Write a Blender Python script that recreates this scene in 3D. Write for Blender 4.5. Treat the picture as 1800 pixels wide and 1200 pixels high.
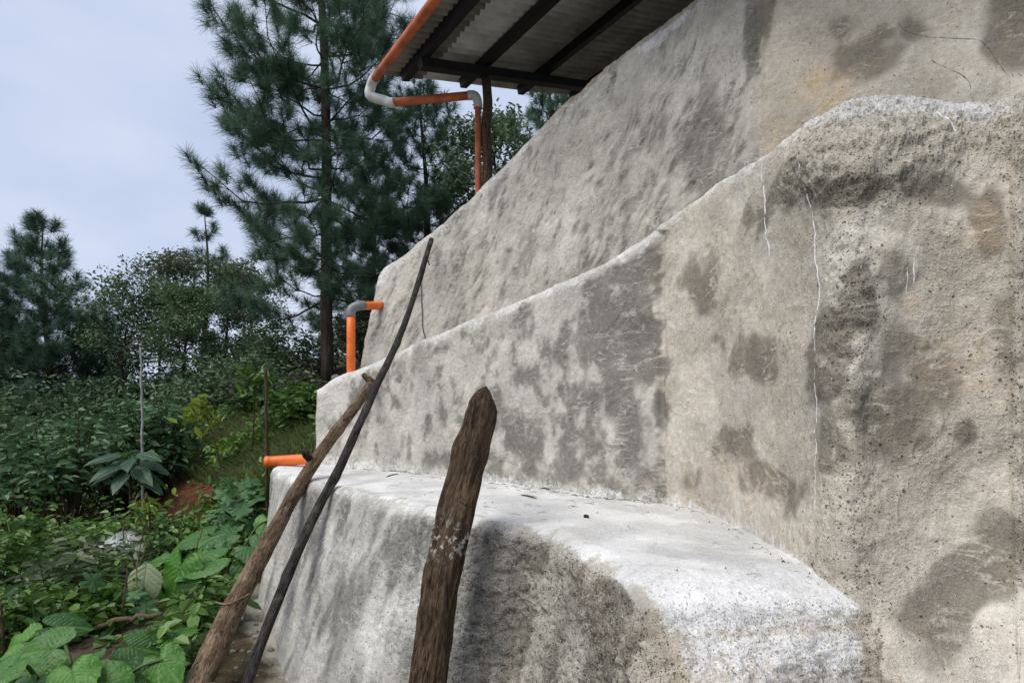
import bpy, math, random
import numpy as np
from mathutils import Vector, Matrix

for o in list(bpy.data.objects):
    bpy.data.objects.remove(o)
scene = bpy.context.scene
COL = scene.collection
R = math.radians

# ------------------------------------------------------------------ camera
cam = bpy.data.cameras.new('camera')
cam.sensor_width = 36.0
cam.lens = 20.0
cam.shift_y = 140 / 1800
cam.clip_start = 0.05
cam.clip_end = 3000
camo = bpy.data.objects.new('camera', cam)
camo.rotation_euler = (R(90), 0, 0)
COL.objects.link(camo)
scene.camera = camo

# ------------------------------------------------------------------ sky + sun (overcast)
SUN_AZ, SUN_EL = R(-128), R(52)            # azimuth clockwise from +Y: behind the viewer's left shoulder
world = bpy.data.worlds.new('World')
scene.world = world
world.use_nodes = True
wn, wl = world.node_tree.nodes, world.node_tree.links
wn.clear()
w_out = wn.new('ShaderNodeOutputWorld')
w_bg = wn.new('ShaderNodeBackground')
w_bg.inputs['Strength'].default_value = 0.05
w_sky = wn.new('ShaderNodeTexSky')
w_sky.sky_type = 'NISHITA'
w_sky.sun_disc = False
w_sky.sun_elevation = SUN_EL
w_sky.sun_rotation = SUN_AZ
w_tc = wn.new('ShaderNodeTexCoord')
w_map = wn.new('ShaderNodeMapping')
w_map.inputs['Scale'].default_value = (1.0, 1.0, 2.2)
w_noise = wn.new('ShaderNodeTexNoise')
w_noise.inputs['Scale'].default_value = 2.1
w_noise.inputs['Detail'].default_value = 5
w_noise.inputs['Roughness'].default_value = 0.5
w_ramp = wn.new('ShaderNodeValToRGB')
w_ramp.color_ramp.elements[0].position = 0.30
w_ramp.color_ramp.elements[0].color = (5.3, 6.25, 8.5, 1)
w_ramp.color_ramp.elements[1].position = 0.72
w_ramp.color_ramp.elements[1].color = (7.9, 8.6, 10.1, 1)
w_mix = wn.new('ShaderNodeMix')
w_mix.data_type = 'RGBA'
w_mix.inputs[0].default_value = 0.93
wl.new(w_tc.outputs['Generated'], w_map.inputs['Vector'])
wl.new(w_map.outputs['Vector'], w_noise.inputs['Vector'])
wl.new(w_noise.outputs['Fac'], w_ramp.inputs['Fac'])
wl.new(w_sky.outputs['Color'], w_mix.inputs[6])
wl.new(w_ramp.outputs['Color'], w_mix.inputs[7])
wl.new(w_mix.outputs[2], w_bg.inputs['Color'])
wl.new(w_bg.outputs['Background'], w_out.inputs['Surface'])

sun = bpy.data.lights.new('sun', 'SUN')
sun.energy = 1.5
sun.angle = R(45)
sun.color = (1.0, 0.95, 0.87)
suno = bpy.data.objects.new('sun', sun)
sdir = Vector((math.sin(SUN_AZ) * math.cos(SUN_EL), math.cos(SUN_AZ) * math.cos(SUN_EL), math.sin(SUN_EL)))
suno.rotation_euler = sdir.to_track_quat('Z', 'Y').to_euler()
suno.location = sdir * 40
COL.objects.link(suno)

vs = scene.view_settings
vs.view_transform = 'Standard'
vs.look = 'None'
vs.exposure = 1.0
vs.gamma = 1.0
vs.use_curve_mapping = False
scene.render.engine = 'CYCLES'
scene.render.resolution_x, scene.render.resolution_y = 1024, 682
scene.cycles.max_bounces = 6
scene.cycles.transparent_max_bounces = 8

# ------------------------------------------------------------------ helpers
def P(px, py, d):
    """a direction measured in the photograph carried to a chosen distance"""
    return np.array(((px - 900) / 1000 * d, d, (740 - py) / 1000 * d))

def ss(a, b, x):
    t = np.clip((np.asarray(x, float) - a) / (b - a), 0, 1)
    return t * t * (3 - 2 * t)

_pr = np.random.RandomState(7)
_tab = _pr.rand(65536).astype(np.float32)
def noise3(p, f=1.0, seed=0):
    q = np.asarray(p, np.float64) * f
    i = np.floor(q).astype(np.int64)
    t = q - i
    t = t * t * (3 - 2 * t)
    r = 0
    for dx in (0, 1):
        for dy in (0, 1):
            for dz in (0, 1):
                h = ((i[:, 0] + dx) * 73856093) ^ ((i[:, 1] + dy) * 19349663) ^ ((i[:, 2] + dz) * 83492791) ^ (seed * 2654435)
                v = _tab[(h ^ (h >> 13)) & 65535]
                w = (t[:, 0] if dx else 1 - t[:, 0]) * (t[:, 1] if dy else 1 - t[:, 1]) * (t[:, 2] if dz else 1 - t[:, 2])
                r = r + v * w
    return r                                   # 0..1

def fbm(p, f, octv=4, seed=0, gain=0.5):
    s, a, n = 0, 1.0, 0
    for k in range(octv):
        s = s + a * noise3(p, f * 2.03 ** k, seed + k)
        n += a
        a *= gain
    return s / n

def build_mesh(name, V, F, mat=None, smooth=True, attrs=None):
    """V (n,3); F: one array or a list of arrays of equal-length faces"""
    V = np.asarray(V, np.float32)
    Fs = F if isinstance(F, list) else [F]
    Fs = [np.asarray(f, np.int32) for f in Fs if len(f)]
    me = bpy.data.meshes.new(name)
    me.vertices.add(len(V))
    me.vertices.foreach_set('co', V.ravel())
    loops = np.concatenate([f.ravel() for f in Fs])
    sizes = np.concatenate([np.full(len(f), f.shape[1], np.int32) for f in Fs])
    starts = np.concatenate([[0], np.cumsum(sizes)[:-1]]).astype(np.int32)
    me.loops.add(len(loops))
    me.loops.foreach_set('vertex_index', loops)
    me.polygons.add(len(sizes))
    me.polygons.foreach_set('loop_start', starts)
    me.polygons.foreach_set('use_smooth', np.full(len(sizes), smooth))
    me.update(calc_edges=True)
    for k, a in (attrs or {}).items():
        at = me.attributes.new(k, 'FLOAT', 'POINT')
        at.data.foreach_set('value', np.asarray(a, np.float32))
    if mat:
        me.materials.append(mat)
    return me

def link(name, me, parent=None, kind=None):
    o = bpy.data.objects.new(name, me)
    COL.objects.link(o)
    if parent:
        o.parent = parent
    if kind:
        o['kind'] = kind
    return o

def tag(o, label, cat, group=None):
    o['label'] = label
    o['category'] = cat
    if group:
        o['group'] = group
    return o

def thing(name, label, cat, loc, group=None):
    o = bpy.data.objects.new(name, None)
    o.empty_display_size = 0.1
    o.location = tuple(float(v) for v in loc)
    COL.objects.link(o)
    return tag(o, label, cat, group)

def part(name, V, F, mat, parent, smooth=True, attrs=None, kind=None):
    V = np.asarray(V, float) - np.array(parent.location)[None, :]
    return link(name, build_mesh(name, V, F, mat, smooth, attrs), parent, kind)

def single(name, V, F, mat, label, cat, group=None, smooth=True, attrs=None):
    V = np.asarray(V, float)
    loc = np.array((V[:, 0].mean(), V[:, 1].mean(), V[:, 2].min()))
    o = link(name, build_mesh(name, V - loc, F, mat, smooth, attrs))
    o.location = tuple(loc)
    return tag(o, label, cat, group)

def catmull(pts, n):
    pts = np.asarray(pts, float)
    m = len(pts)
    t = np.linspace(0, m - 1 - 1e-9, n)
    i = np.floor(t).astype(int)
    f = (t - i)[:, None]
    g = lambda k: pts[np.clip(k, 0, m - 1)]
    p0, p1, p2, p3 = g(i - 1), g(i), g(i + 1), g(i + 2)
    return 0.5 * (2 * p1 + (p2 - p0) * f + (2 * p0 - 5 * p1 + 4 * p2 - p3) * f ** 2 + (3 * p1 - p0 - 3 * p2 + p3) * f ** 3)

def tube(pts, rad, seg=8, caps=True, lump=0.0, seed=0):
    pts = np.asarray(pts, float)
    n = len(pts)
    rad = np.broadcast_to(np.asarray(rad, float), (n,))
    tan = np.gradient(pts, axis=0)
    tan /= np.linalg.norm(tan, axis=1)[:, None] + 1e-12
    ref = np.array((0, 0, 1.0)) if abs(tan[0, 2]) < 0.9 else np.array((1.0, 0, 0))
    u = np.cross(tan[0], ref)
    u /= np.linalg.norm(u)
    U = []
    for k in range(n):
        u = u - tan[k] * np.dot(u, tan[k])
        u /= np.linalg.norm(u) + 1e-12
        U.append(u)
    U = np.array(U)
    W = np.cross(tan, U)
    a = np.linspace(0, 2 * np.pi, seg, endpoint=False)
    V = pts[:, None, :] + rad[:, None, None] * (np.cos(a)[None, :, None] * U[:, None, :] + np.sin(a)[None, :, None] * W[:, None, :])
    V = V.reshape(-1, 3)
    if lump:
        ctr = np.repeat(pts, seg, axis=0)
        k = 1 + lump * (fbm(V, 9, 3, seed) - 0.5) * 2
        V = ctr + (V - ctr) * k[:, None]
    i = np.arange(n - 1)[:, None] * seg
    j = np.arange(seg)[None, :]
    jn = (j + 1) % seg
    Q = np.stack([i + j, i + jn, i + seg + jn, i + seg + j], -1).reshape(-1, 4)
    F = [Q]
    if caps:
        c0, c1 = len(V), len(V) + 1
        V = np.vstack([V, pts[:1], pts[-1:]])
        jj = np.arange(seg)
        T = np.vstack([np.stack([np.full(seg, c0), (jj + 1) % seg, jj], -1),
                       np.stack([np.full(seg, c1), (n - 1) * seg + jj, (n - 1) * seg + (jj + 1) % seg], -1)])
        F.append(T)
    return V, F

class Bag:
    """collects pieces of ONE part"""
    def __init__(s):
        s.V, s.F, s.n, s.A = [], [], 0, []
    def add(s, V, F, a=0.5):
        for f in (F if isinstance(F, list) else [F]):
            s.F.append(np.asarray(f) + s.n)
        s.V.append(np.asarray(V, float))
        s.A.append(np.broadcast_to(np.asarray(a, float), (len(V),)))
        s.n += len(V)
    def out(s):
        by = {}
        for f in s.F:
            by.setdefault(f.shape[1], []).append(f)
        return np.vstack(s.V), [np.vstack(v) for v in by.values()], {'var': np.concatenate(s.A)}

def box(c, ax, ay, az, hx, hy, hz):
    c, ax, ay, az = (np.asarray(v, float) for v in (c, ax, ay, az))
    V = [c + ax * hx * i + ay * hy * j + az * hz * k for i in (-1, 1) for j in (-1, 1) for k in (-1, 1)]
    F = [(0, 1, 3, 2), (4, 6, 7, 5), (0, 4, 5, 1), (2, 3, 7, 6), (0, 2, 6, 4), (1, 5, 7, 3)]
    return np.array(V), np.array(F)

# ------------------------------------------------------------------ material helpers
class M:
    def __init__(s, name, rough=0.7, spec=0.3):
        s.m = bpy.data.materials.new(name)
        s.m.use_nodes = True
        s.t = s.m.node_tree
        s.b = s.t.nodes['Principled BSDF']
        s.b.inputs['Roughness'].default_value = rough
        s.b.inputs['Specular IOR Level'].default_value = spec
        s.co = s.t.nodes.new('ShaderNodeTexCoord').outputs['Object']
    def set(s, sock, v):
        if hasattr(v, 'is_linked') or isinstance(v, bpy.types.NodeSocket):
            s.t.links.new(v, sock)
        elif isinstance(v, (tuple, list)) and len(v) == 3 and sock.type == 'RGBA':
            sock.default_value = (*v, 1)
        else:
            sock.default_value = v
    def attr(s, name):
        n = s.t.nodes.new('ShaderNodeAttribute')
        n.attribute_name = name
        return n.outputs['Fac']
    def math(s, op, a, b=0.0, c=0.0, clamp=False):
        n = s.t.nodes.new('ShaderNodeMath')
        n.operation = op
        n.use_clamp = clamp
        for k, v in enumerate((a, b, c)):
            s.set(n.inputs[k], v)
        return n.outputs[0]
    def mapr(s, v, a, b, c=0.0, d=1.0, smooth=True):
        n = s.t.nodes.new('ShaderNodeMapRange')
        n.interpolation_type = 'SMOOTHSTEP' if smooth else 'LINEAR'
        s.set(n.inputs['Value'], v)
        for k, x in zip(('From Min', 'From Max', 'To Min', 'To Max'), (a, b, c, d)):
            s.set(n.inputs[k], x)
        return n.outputs['Result']
    def scale(s, sc, rot=(0, 0, 0)):
        n = s.t.nodes.new('ShaderNodeMapping')
        s.set(n.inputs['Vector'], s.co)
        n.inputs['Scale'].default_value = sc
        n.inputs['Rotation'].default_value = rot
        return n.outputs['Vector']
    def noise(s, f, det=4, ro=0.55, co=None, dist=0.0):
        n = s.t.nodes.new('ShaderNodeTexNoise')
        s.set(n.inputs['Vector'], co or s.co)
        n.inputs['Scale'].default_value = f
        n.inputs['Detail'].default_value = det
        n.inputs['Roughness'].default_value = ro
        n.inputs['Distortion'].default_value = dist
        return n.outputs['Fac']
    def vor(s, f, feat='F1', co=None):
        n = s.t.nodes.new('ShaderNodeTexVoronoi')
        n.feature = feat
        s.set(n.inputs['Vector'], co or s.co)
        n.inputs['Scale'].default_value = f
        return n.outputs['Distance']
    def mix(s, f, a, b, mode='MIX'):
        n = s.t.nodes.new('ShaderNodeMix')
        n.data_type = 'RGBA'
        n.blend_type = mode
        s.set(n.inputs[0], f)
        s.set(n.inputs[6], a)
        s.set(n.inputs[7], b)
        return n.outputs[2]
    def gray(s, v):
        n = s.t.nodes.new('ShaderNodeCombineColor')
        for k in range(3):
            s.set(n.inputs[k], v)
        return n.outputs[0]
    def bump(s, h, dist, strength=1.0, prev=None):
        n = s.t.nodes.new('ShaderNodeBump')
        s.set(n.inputs['Height'], h)
        s.set(n.inputs['Strength'], strength)
        n.inputs['Distance'].default_value = dist
        if prev:
            s.set(n.inputs['Normal'], prev)
        s.set(s.b.inputs['Normal'], n.outputs[0])
        return n.outputs[0]
    def color(s, c):
        s.set(s.b.inputs['Base Color'], c)
        return s

def plain(name, c, rough=0.6, spec=0.3, var=0.25, f=20, bump=0.0, metal=0.0):
    m = M(name, rough, spec)
    n = m.noise(f, 5, 0.6)
    k = m.mapr(n, 0.3, 0.7, 1 - var, 1 + var)
    m.color(m.mix(1.0, c, m.gray(k), 'MULTIPLY'))
    m.b.inputs['Metallic'].default_value = metal
    if bump:
        m.bump(n, bump, 0.6)
    return m.m

def leaf_mat(name, lo, hi, rough=0.45, spec=0.4, trans=0.25, f=3.0):
    m = M(name, rough, spec)
    v = m.attr('var')
    n = m.noise(f, 3, 0.5)
    k = m.math('MULTIPLY_ADD', m.math('SUBTRACT', n, 0.5), 0.7, v, clamp=True)
    c = m.mix(k, lo, hi)
    m.color(c)
    tr = m.t.nodes.new('ShaderNodeBsdfTranslucent')
    m.t.links.new(c, tr.inputs['Color'])
    mx = m.t.nodes.new('ShaderNodeMixShader')
    mx.inputs[0].default_value = trans
    out = m.t.nodes['Material Output']
    m.t.links.new(m.b.outputs[0], mx.inputs[1])
    m.t.links.new(tr.outputs[0], mx.inputs[2])
    m.t.links.new(mx.outputs[0], out.inputs['Surface'])
    return m.m

# ------------------------------------------------------------------ materials
def make_wall_mat():
    m = M('hand_plastered_cement', 0.92, 0.12)
    damp_shade, lime, warm, cool, pit = (m.attr(k) for k in ('damp_shade', 'lime', 'warm', 'cool', 'pit'))
    big, mid = m.noise(1.5, 4), m.noise(6.5, 5, 0.6)
    f1, f2, f3 = m.noise(30, 6, 0.68), m.noise(115, 4, 0.65), m.noise(300, 2, 0.6)
    flat = m.mapr(m.noise(2.6, 3, 0.5), 0.38, 0.62)            # 1 where the trowel left it smooth
    def cells(scale, wob=0.02):
        nz = m.t.nodes.new('ShaderNodeTexNoise'); nz.inputs['Scale'].default_value = scale * 0.8; m.set(nz.inputs['Vector'], m.co)
        sc = m.t.nodes.new('ShaderNodeVectorMath'); sc.operation = 'SCALE'; sc.inputs['Scale'].default_value = wob
        m.set(sc.inputs[0], nz.outputs['Color'])
        ad = m.t.nodes.new('ShaderNodeVectorMath'); ad.operation = 'ADD'
        m.set(ad.inputs[0], m.co); m.set(ad.inputs[1], sc.outputs[0])
        v = m.t.nodes.new('ShaderNodeTexVoronoi'); v.inputs['Scale'].default_value = scale
        m.set(v.inputs['Vector'], ad.outputs[0])
        sp = m.t.nodes.new('ShaderNodeSeparateColor'); m.set(sp.inputs[0], v.outputs['Color'])
        return v.outputs['Distance'], sp.outputs[0], sp.outputs[1]
    def strokes(sc, rot, f, w, det=2):
        n = m.noise(f, det, 0.6, m.scale(sc, rot), 0.5)
        return m.mapr(m.math('ABSOLUTE', m.math('SUBTRACT', n, 0.5)), 0.0, w, 1, 0)
    s1 = strokes((1.0, 1.0, 3.0), (0.35, 0.25, 0.2), 4.5, 0.05)
    s2 = strokes((1.0, 1.0, 2.0), (-0.7, 0.9, 0.3), 5.0, 0.045)
    s3 = strokes((1.0, 1.0, 0.8), (0.2, 0.5, 0.1), 6.0, 0.035, 5)
    c = m.mix(cool, (0.54, 0.492, 0.412), (0.47, 0.452, 0.405))
    c = m.mix(m.mapr(big, 0.35, 0.7), c, m.mix(cool, (0.64, 0.597, 0.520), (0.60, 0.583, 0.538)))
    c = m.mix(m.mapr(mid, 0.35, 0.65, 0, 0.40), c, m.mix(cool, (0.45, 0.402, 0.33), (0.40, 0.387, 0.352)))
    e = m.math('ADD', damp_shade, m.math('MULTIPLY_ADD', mid, 0.36, m.math('MULTIPLY_ADD', f1, 0.34, m.math('MULTIPLY_ADD', f2, 0.30, -0.50))))
    dk = m.mix(cool, (0.185, 0.165, 0.135), (0.190, 0.183, 0.167))
    hard, soft = m.mapr(e, 0.26, 0.62, 0.0, 0.90), m.mapr(e, 0.12, 0.86, 0.0, 0.94)
    c = m.mix(m.math('ADD', m.math('MULTIPLY', soft, cool), m.math('MULTIPLY', hard, m.math('SUBTRACT', 1.0, cool))), c, dk)
    c = m.mix(m.math('MULTIPLY', warm, m.mapr(mid, 0.3, 0.75, 0.1, 0.75)), c, (0.58, 0.43, 0.25))
    # pale scraped strokes of the trowel
    sk = m.math('MULTIPLY', s1, m.mapr(mid, 0.46, 0.6, 0, 0.55))
    sk = m.math('MAXIMUM', sk, m.math('MULTIPLY', s2, m.mapr(big, 0.46, 0.58, 0, 0.16)))
    sk = m.math('MAXIMUM', sk, m.math('MULTIPLY', s3, m.math('MULTIPLY', cool, m.mapr(mid, 0.44, 0.62, 0, 0.14))))
    sk = m.math('MULTIPLY', sk, m.mapr(f2, 0.35, 0.6, 0.4, 1.0))
    c = m.mix(sk, c, m.mix(cool, (0.70, 0.655, 0.58), (0.68, 0.66, 0.61)))
    k = m.math('MULTIPLY', m.mapr(f1, 0.28, 0.72, 0.87, 1.13), m.mapr(f2, 0.28, 0.72, 0.88, 1.12))
    c = m.mix(1.0, c, m.gray(m.math('MULTIPLY', k, m.mapr(f3, 0.3, 0.7, 0.86, 1.12))), 'MULTIPLY')
    # lime wash, wearing off grain by grain
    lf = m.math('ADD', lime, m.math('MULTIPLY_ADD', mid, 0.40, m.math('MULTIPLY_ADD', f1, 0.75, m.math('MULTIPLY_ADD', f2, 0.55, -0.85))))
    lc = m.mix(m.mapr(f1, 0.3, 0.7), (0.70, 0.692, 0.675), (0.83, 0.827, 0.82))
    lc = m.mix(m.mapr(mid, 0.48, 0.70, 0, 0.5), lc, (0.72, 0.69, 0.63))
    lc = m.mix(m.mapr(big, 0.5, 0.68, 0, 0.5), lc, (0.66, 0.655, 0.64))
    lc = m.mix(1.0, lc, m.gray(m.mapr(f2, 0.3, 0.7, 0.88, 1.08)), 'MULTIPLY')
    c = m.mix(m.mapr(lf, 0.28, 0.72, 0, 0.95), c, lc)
    # blow holes, grit and exposed aggregate
    d1, ra, rb = cells(62)
    d2, rc, rd = cells(130, 0.01)
    th = m.math('ADD', m.math('MULTIPLY', pit, 0.75), m.math('MULTIPLY_ADD', mid, 0.5, -0.265))
    hole1 = m.math('MULTIPLY', m.mapr(d1, 0.16, 0.34, 1, 0), m.math('LESS_THAN', ra, m.math('MULTIPLY', th, 0.55)))
    hole2 = m.math('MULTIPLY', m.mapr(d2, 0.20, 0.40, 1, 0), m.math('LESS_THAN', rc, m.math('MULTIPLY', th, 0.60)))
    holes = m.math('MULTIPLY', m.math('MAXIMUM', hole1, hole2), m.mapr(lime, 0.15, 0.6, 1.0, 0.55))
    c = m.mix(m.math('MULTIPLY', holes, 0.72), c, (0.065, 0.058, 0.046))
    spk = m.math('MULTIPLY', m.mapr(d2, 0.25, 0.45, 1, 0), m.math('GREATER_THAN', rc, m.math('SUBTRACT', 0.97, m.math('MULTIPLY', pit, 0.30))))
    c = m.mix(m.math('MULTIPLY', spk, 0.65), c, (0.66, 0.61, 0.50))
    m.color(c)
    rough = m.math('MULTIPLY_ADD', flat, -0.62, 1.0)
    rough = m.math('MAXIMUM', rough, pit)
    h = m.math('ADD', m.math('MULTIPLY', s2, 0.03), m.math('MULTIPLY', m.math('MULTIPLY', f1, rough), 0.95))
    b1 = m.bump(h, 0.024, 0.85)
    hh = m.math('SUBTRACT', m.math('MULTIPLY', m.math('MULTIPLY', f2, rough), 0.9), m.math('MULTIPLY', holes, 0.7))
    hh = m.math('ADD', hh, m.math('MULTIPLY', spk, 0.35))
    m.bump(hh, 0.012, 0.9, b1)
    return m.m
MAT_WALL = make_wall_mat()

def make_soil():
    m = M('soil', 0.95, 0.1)
    red, lime = m.attr('red'), m.attr('lime')
    n1, n2, n3 = m.noise(0.7, 4), m.noise(6, 6, 0.65), m.noise(45, 5, 0.7)
    c = m.mix(m.mapr(n2, 0.3, 0.7), (0.055, 0.042, 0.028), (0.13, 0.10, 0.066))
    c = m.mix(m.mapr(n1, 0.45, 0.65, 0, 0.6), c, (0.05, 0.06, 0.025))
    c = m.mix(red, c, m.mix(m.mapr(n2, 0.3, 0.7), (0.07, 0.030, 0.017), (0.17, 0.078, 0.042)))
    c = m.mix(1.0, c, m.gray(m.mapr(n3, 0.3, 0.7, 0.6, 1.35)), 'MULTIPLY')
    c = m.mix(m.mapr(m.math('MULTIPLY_ADD', n2, 0.8, m.math('SUBTRACT', lime, 0.4)), 0.3, 0.7, 0, 0.9), c, (0.50, 0.46, 0.37))
    m.color(c)
    m.bump(m.math('ADD', n2, m.math('MULTIPLY', n3, 0.4)), 0.05, 0.8)
    return m.m
MAT_SOIL = make_soil()

def make_bark(name, a, b, f=9, stretch=0.18, bump=0.03):
    m = M(name, 0.9, 0.15)
    v = m.scale((1, 1, stretch))
    n, n2 = m.noise(f * 3, 6, 0.65, v), m.noise(f * 14, 4, 0.6, v)
    c = m.mix(m.mapr(n, 0.32, 0.68), a, b)
    c = m.mix(1.0, c, m.gray(m.mapr(n2, 0.3, 0.7, 0.65, 1.3)), 'MULTIPLY')
    m.color(c)
    m.bump(m.math('MULTIPLY_ADD', n2, 0.4, n), bump, 0.9)
    return m.m
MAT_BARK = make_bark('pine_bark', (0.026, 0.020, 0.017), (0.085, 0.064, 0.052), 4)
MAT_TWIG = plain('twig_bark', (0.035, 0.028, 0.022), 0.9, 0.1, 0.4, 12)
MAT_PALE = plain('pale_bark', (0.30, 0.30, 0.27), 0.85, 0.2, 0.35, 9)
MAT_STEM = plain('green_stem', (0.045, 0.075, 0.02), 0.5, 0.4, 0.3, 14)
MAT_STEMB = plain('brown_stem', (0.06, 0.045, 0.025), 0.8, 0.2, 0.35, 14)

def make_log(name, a, b, scrape, lichen=0.0):
    m = M(name, 0.85, 0.2)
    along, cu, cv = m.attr('along'), m.attr('cu'), m.attr('cv')
    comb = m.t.nodes.new('ShaderNodeCombineXYZ')
    m.set(comb.inputs[0], cu); m.set(comb.inputs[1], cv)
    m.set(comb.inputs[2], m.math('MULTIPLY', along, 0.20))
    co = comb.outputs[0]
    n, n2 = m.noise(34, 6, 0.65, co, 0.4), m.noise(130, 5, 0.6, co)
    big = m.noise(5, 3)
    c = m.mix(m.mapr(n, 0.3, 0.7), a, b)
    c = m.mix(m.mapr(big, 0.52, 0.68, 0, 0.7), c, scrape)
    c = m.mix(1.0, c, m.gray(m.mapr(n2, 0.3, 0.7, 0.45, 1.55)), 'MULTIPLY')
    ck = m.mapr(m.math('ABSOLUTE', m.math('SUBTRACT', m.noise(16, 3, 0.5, co, 0.6), 0.5)), 0.0, 0.02, 0.25, 1.0)
    c = m.mix(1.0, c, m.gray(ck), 'MULTIPLY')
    if lichen:
        l = m.math('MULTIPLY', m.mapr(m.noise(26, 5, 0.6), 0.5, 0.6), m.attr('lichen'))
        c = m.mix(l, c, (0.52, 0.51, 0.47))
    m.color(c)
    m.bump(m.math('MULTIPLY_ADD', n2, 0.35, n), 0.03, 1.0)
    return m.m
MAT_POST = make_log('weathered_post_wood', (0.032, 0.021, 0.013), (0.105, 0.070, 0.043), (0.13, 0.085, 0.05), 1.0)
MAT_FORK = make_log('brown_pole_wood', (0.075, 0.049, 0.031), (0.22, 0.15, 0.096), (0.27, 0.195, 0.13))
MAT_DARKPOLE = make_log('black_pole_bark', (0.016, 0.014, 0.013), (0.062, 0.054, 0.048), (0.11, 0.098, 0.085))
MAT_HUTPOST = make_log('hut_post_wood', (0.075, 0.048, 0.032), (0.16, 0.105, 0.07), (0.19, 0.13, 0.09))

MAT_NEEDLE = leaf_mat('pine_needles', (0.034, 0.076, 0.044), (0.125, 0.225, 0.130), 0.5, 0.35, 0.22, 1.2)
MAT_NEEDLE_FAR = leaf_mat('far_pine_needles', (0.036, 0.080, 0.050), (0.125, 0.225, 0.135), 0.5, 0.35, 0.2, 0.8)
MAT_OAK = leaf_mat('dull_tree_leaves', (0.044, 0.084, 0.038), (0.155, 0.235, 0.105), 0.5, 0.35, 0.2, 1.0)
MAT_OLIVE = leaf_mat('olive_tree_leaves', (0.055, 0.080, 0.040), (0.165, 0.205, 0.11), 0.5, 0.35, 0.25, 1.0)
MAT_COFFEE = leaf_mat('glossy_dark_leaves', (0.034, 0.085, 0.034), (0.165, 0.29, 0.125), 0.38, 0.38, 0.18, 2.0)
MAT_BRIGHT = leaf_mat('bright_green_leaves', (0.045, 0.11, 0.018), (0.13, 0.25, 0.04), 0.42, 0.4, 0.3, 3.0)
MAT_YELLOW = leaf_mat('yellow_green_leaves', (0.12, 0.20, 0.02), (0.30, 0.38, 0.05), 0.45, 0.4, 0.35, 3.0)
MAT_WEED = leaf_mat('weed_leaves', (0.040, 0.092, 0.018), (0.17, 0.30, 0.070), 0.45, 0.4, 0.25, 1.5)
MAT_GRASS = leaf_mat('grass_blades', (0.070, 0.105, 0.030), (0.22, 0.25, 0.095), 0.55, 0.3, 0.3, 1.0)

def make_taro(name, lo, hi, vein, rough=0.3):
    m = M(name, rough + 0.06, 0.38)
    v = m.attr('vein')
    oi = m.t.nodes.new('ShaderNodeObjectInfo').outputs['Random']
    n = m.noise(4, 4, 0.6)
    k = m.math('MULTIPLY_ADD', n, 0.7, m.math('MULTIPLY_ADD', oi, 0.8, -0.35), clamp=True)
    c = m.mix(k, lo, hi)
    c = m.mix(m.math('MULTIPLY', v, 0.6), c, vein)
    brown = m.mapr(m.noise(9, 4, 0.6), 0.68, 0.76, 0, 0.5)
    c = m.mix(brown, c, (0.14, 0.11, 0.03))
    m.color(c)
    m.bump(m.math('MULTIPLY_ADD', v, -0.7, m.math('MULTIPLY', m.noise(40, 3), 0.3)), 0.012, 0.6)
    tr = m.t.nodes.new('ShaderNodeBsdfTranslucent')
    m.t.links.new(m.mix(0.4, c, (0.10, 0.26, 0.02)), tr.inputs['Color'])
    mx = m.t.nodes.new('ShaderNodeMixShader')
    mx.inputs[0].default_value = 0.28
    m.t.links.new(m.b.outputs[0], mx.inputs[1])
    m.t.links.new(tr.outputs[0], mx.inputs[2])
    m.t.links.new(mx.outputs[0], m.t.nodes['Material Output'].inputs['Surface'])
    return m.m
MAT_TARO = make_taro('elephant_ear_leaf', (0.022, 0.090, 0.014), (0.115, 0.30, 0.040), (0.19, 0.38, 0.09))
MAT_TARO_PALE = make_taro('pale_leaf_underside', (0.30, 0.36, 0.21), (0.42, 0.48, 0.30), (0.42, 0.46, 0.30), 0.5)
MAT_LANCE = make_taro('broad_lance_leaf', (0.016, 0.050, 0.026), (0.045, 0.11, 0.055), (0.07, 0.14, 0.07), 0.3)
MAT_VINE = make_taro('lobed_vine_leaf', (0.030, 0.095, 0.026), (0.085, 0.20, 0.06), (0.12, 0.24, 0.09), 0.42)

MAT_ORANGE = plain('orange_pvc', (0.80, 0.165, 0.026), 0.45, 0.4, 0.20, 7)
MAT_ORANGE_DULL = plain('dusty_orange_pvc', (0.50, 0.135, 0.055), 0.55, 0.35, 0.30, 6)
MAT_GREY_PVC = plain('grey_pvc', (0.19, 0.20, 0.21), 0.45, 0.4, 0.12, 12)
MAT_WHITE_PVC = plain('white_pvc', (0.62, 0.62, 0.60), 0.45, 0.4, 0.10, 12)
MAT_SHEET = plain('zinc_sheet', (0.66, 0.68, 0.68), 0.5, 0.5, 0.25, 3.0, 0.0, 0.15)
MAT_SHEET_OLD = plain('stained_zinc_sheet', (0.20, 0.19, 0.17), 0.6, 0.4, 0.4, 3.0, 0.0, 0.1)
MAT_BEAM = plain('black_painted_steel', (0.012, 0.012, 0.015), 0.5, 0.35, 0.4, 9)
MAT_WIRE = plain('rusty_wire', (0.05, 0.045, 0.042), 0.7, 0.3, 0.3, 30)
MAT_STONE = plain('grey_stone', (0.20, 0.19, 0.17), 0.9, 0.2, 0.4, 14, 0.02)
MAT_LIMESTONE = plain('cement_lump', (0.40, 0.37, 0.31), 0.95, 0.1, 0.3, 14, 0.03)
MAT_DRIP = plain('lime_drip', (0.72, 0.72, 0.71), 0.8, 0.2, 0.12, 60)
MAT_CRACK = plain('crack_dark', (0.07, 0.062, 0.052), 1.0, 0.05, 0.3, 60)
MAT_TARP = plain('grey_plastic_sheet', (0.40, 0.41, 0.40), 0.35, 0.5, 0.35, 4, 0.02)
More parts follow.
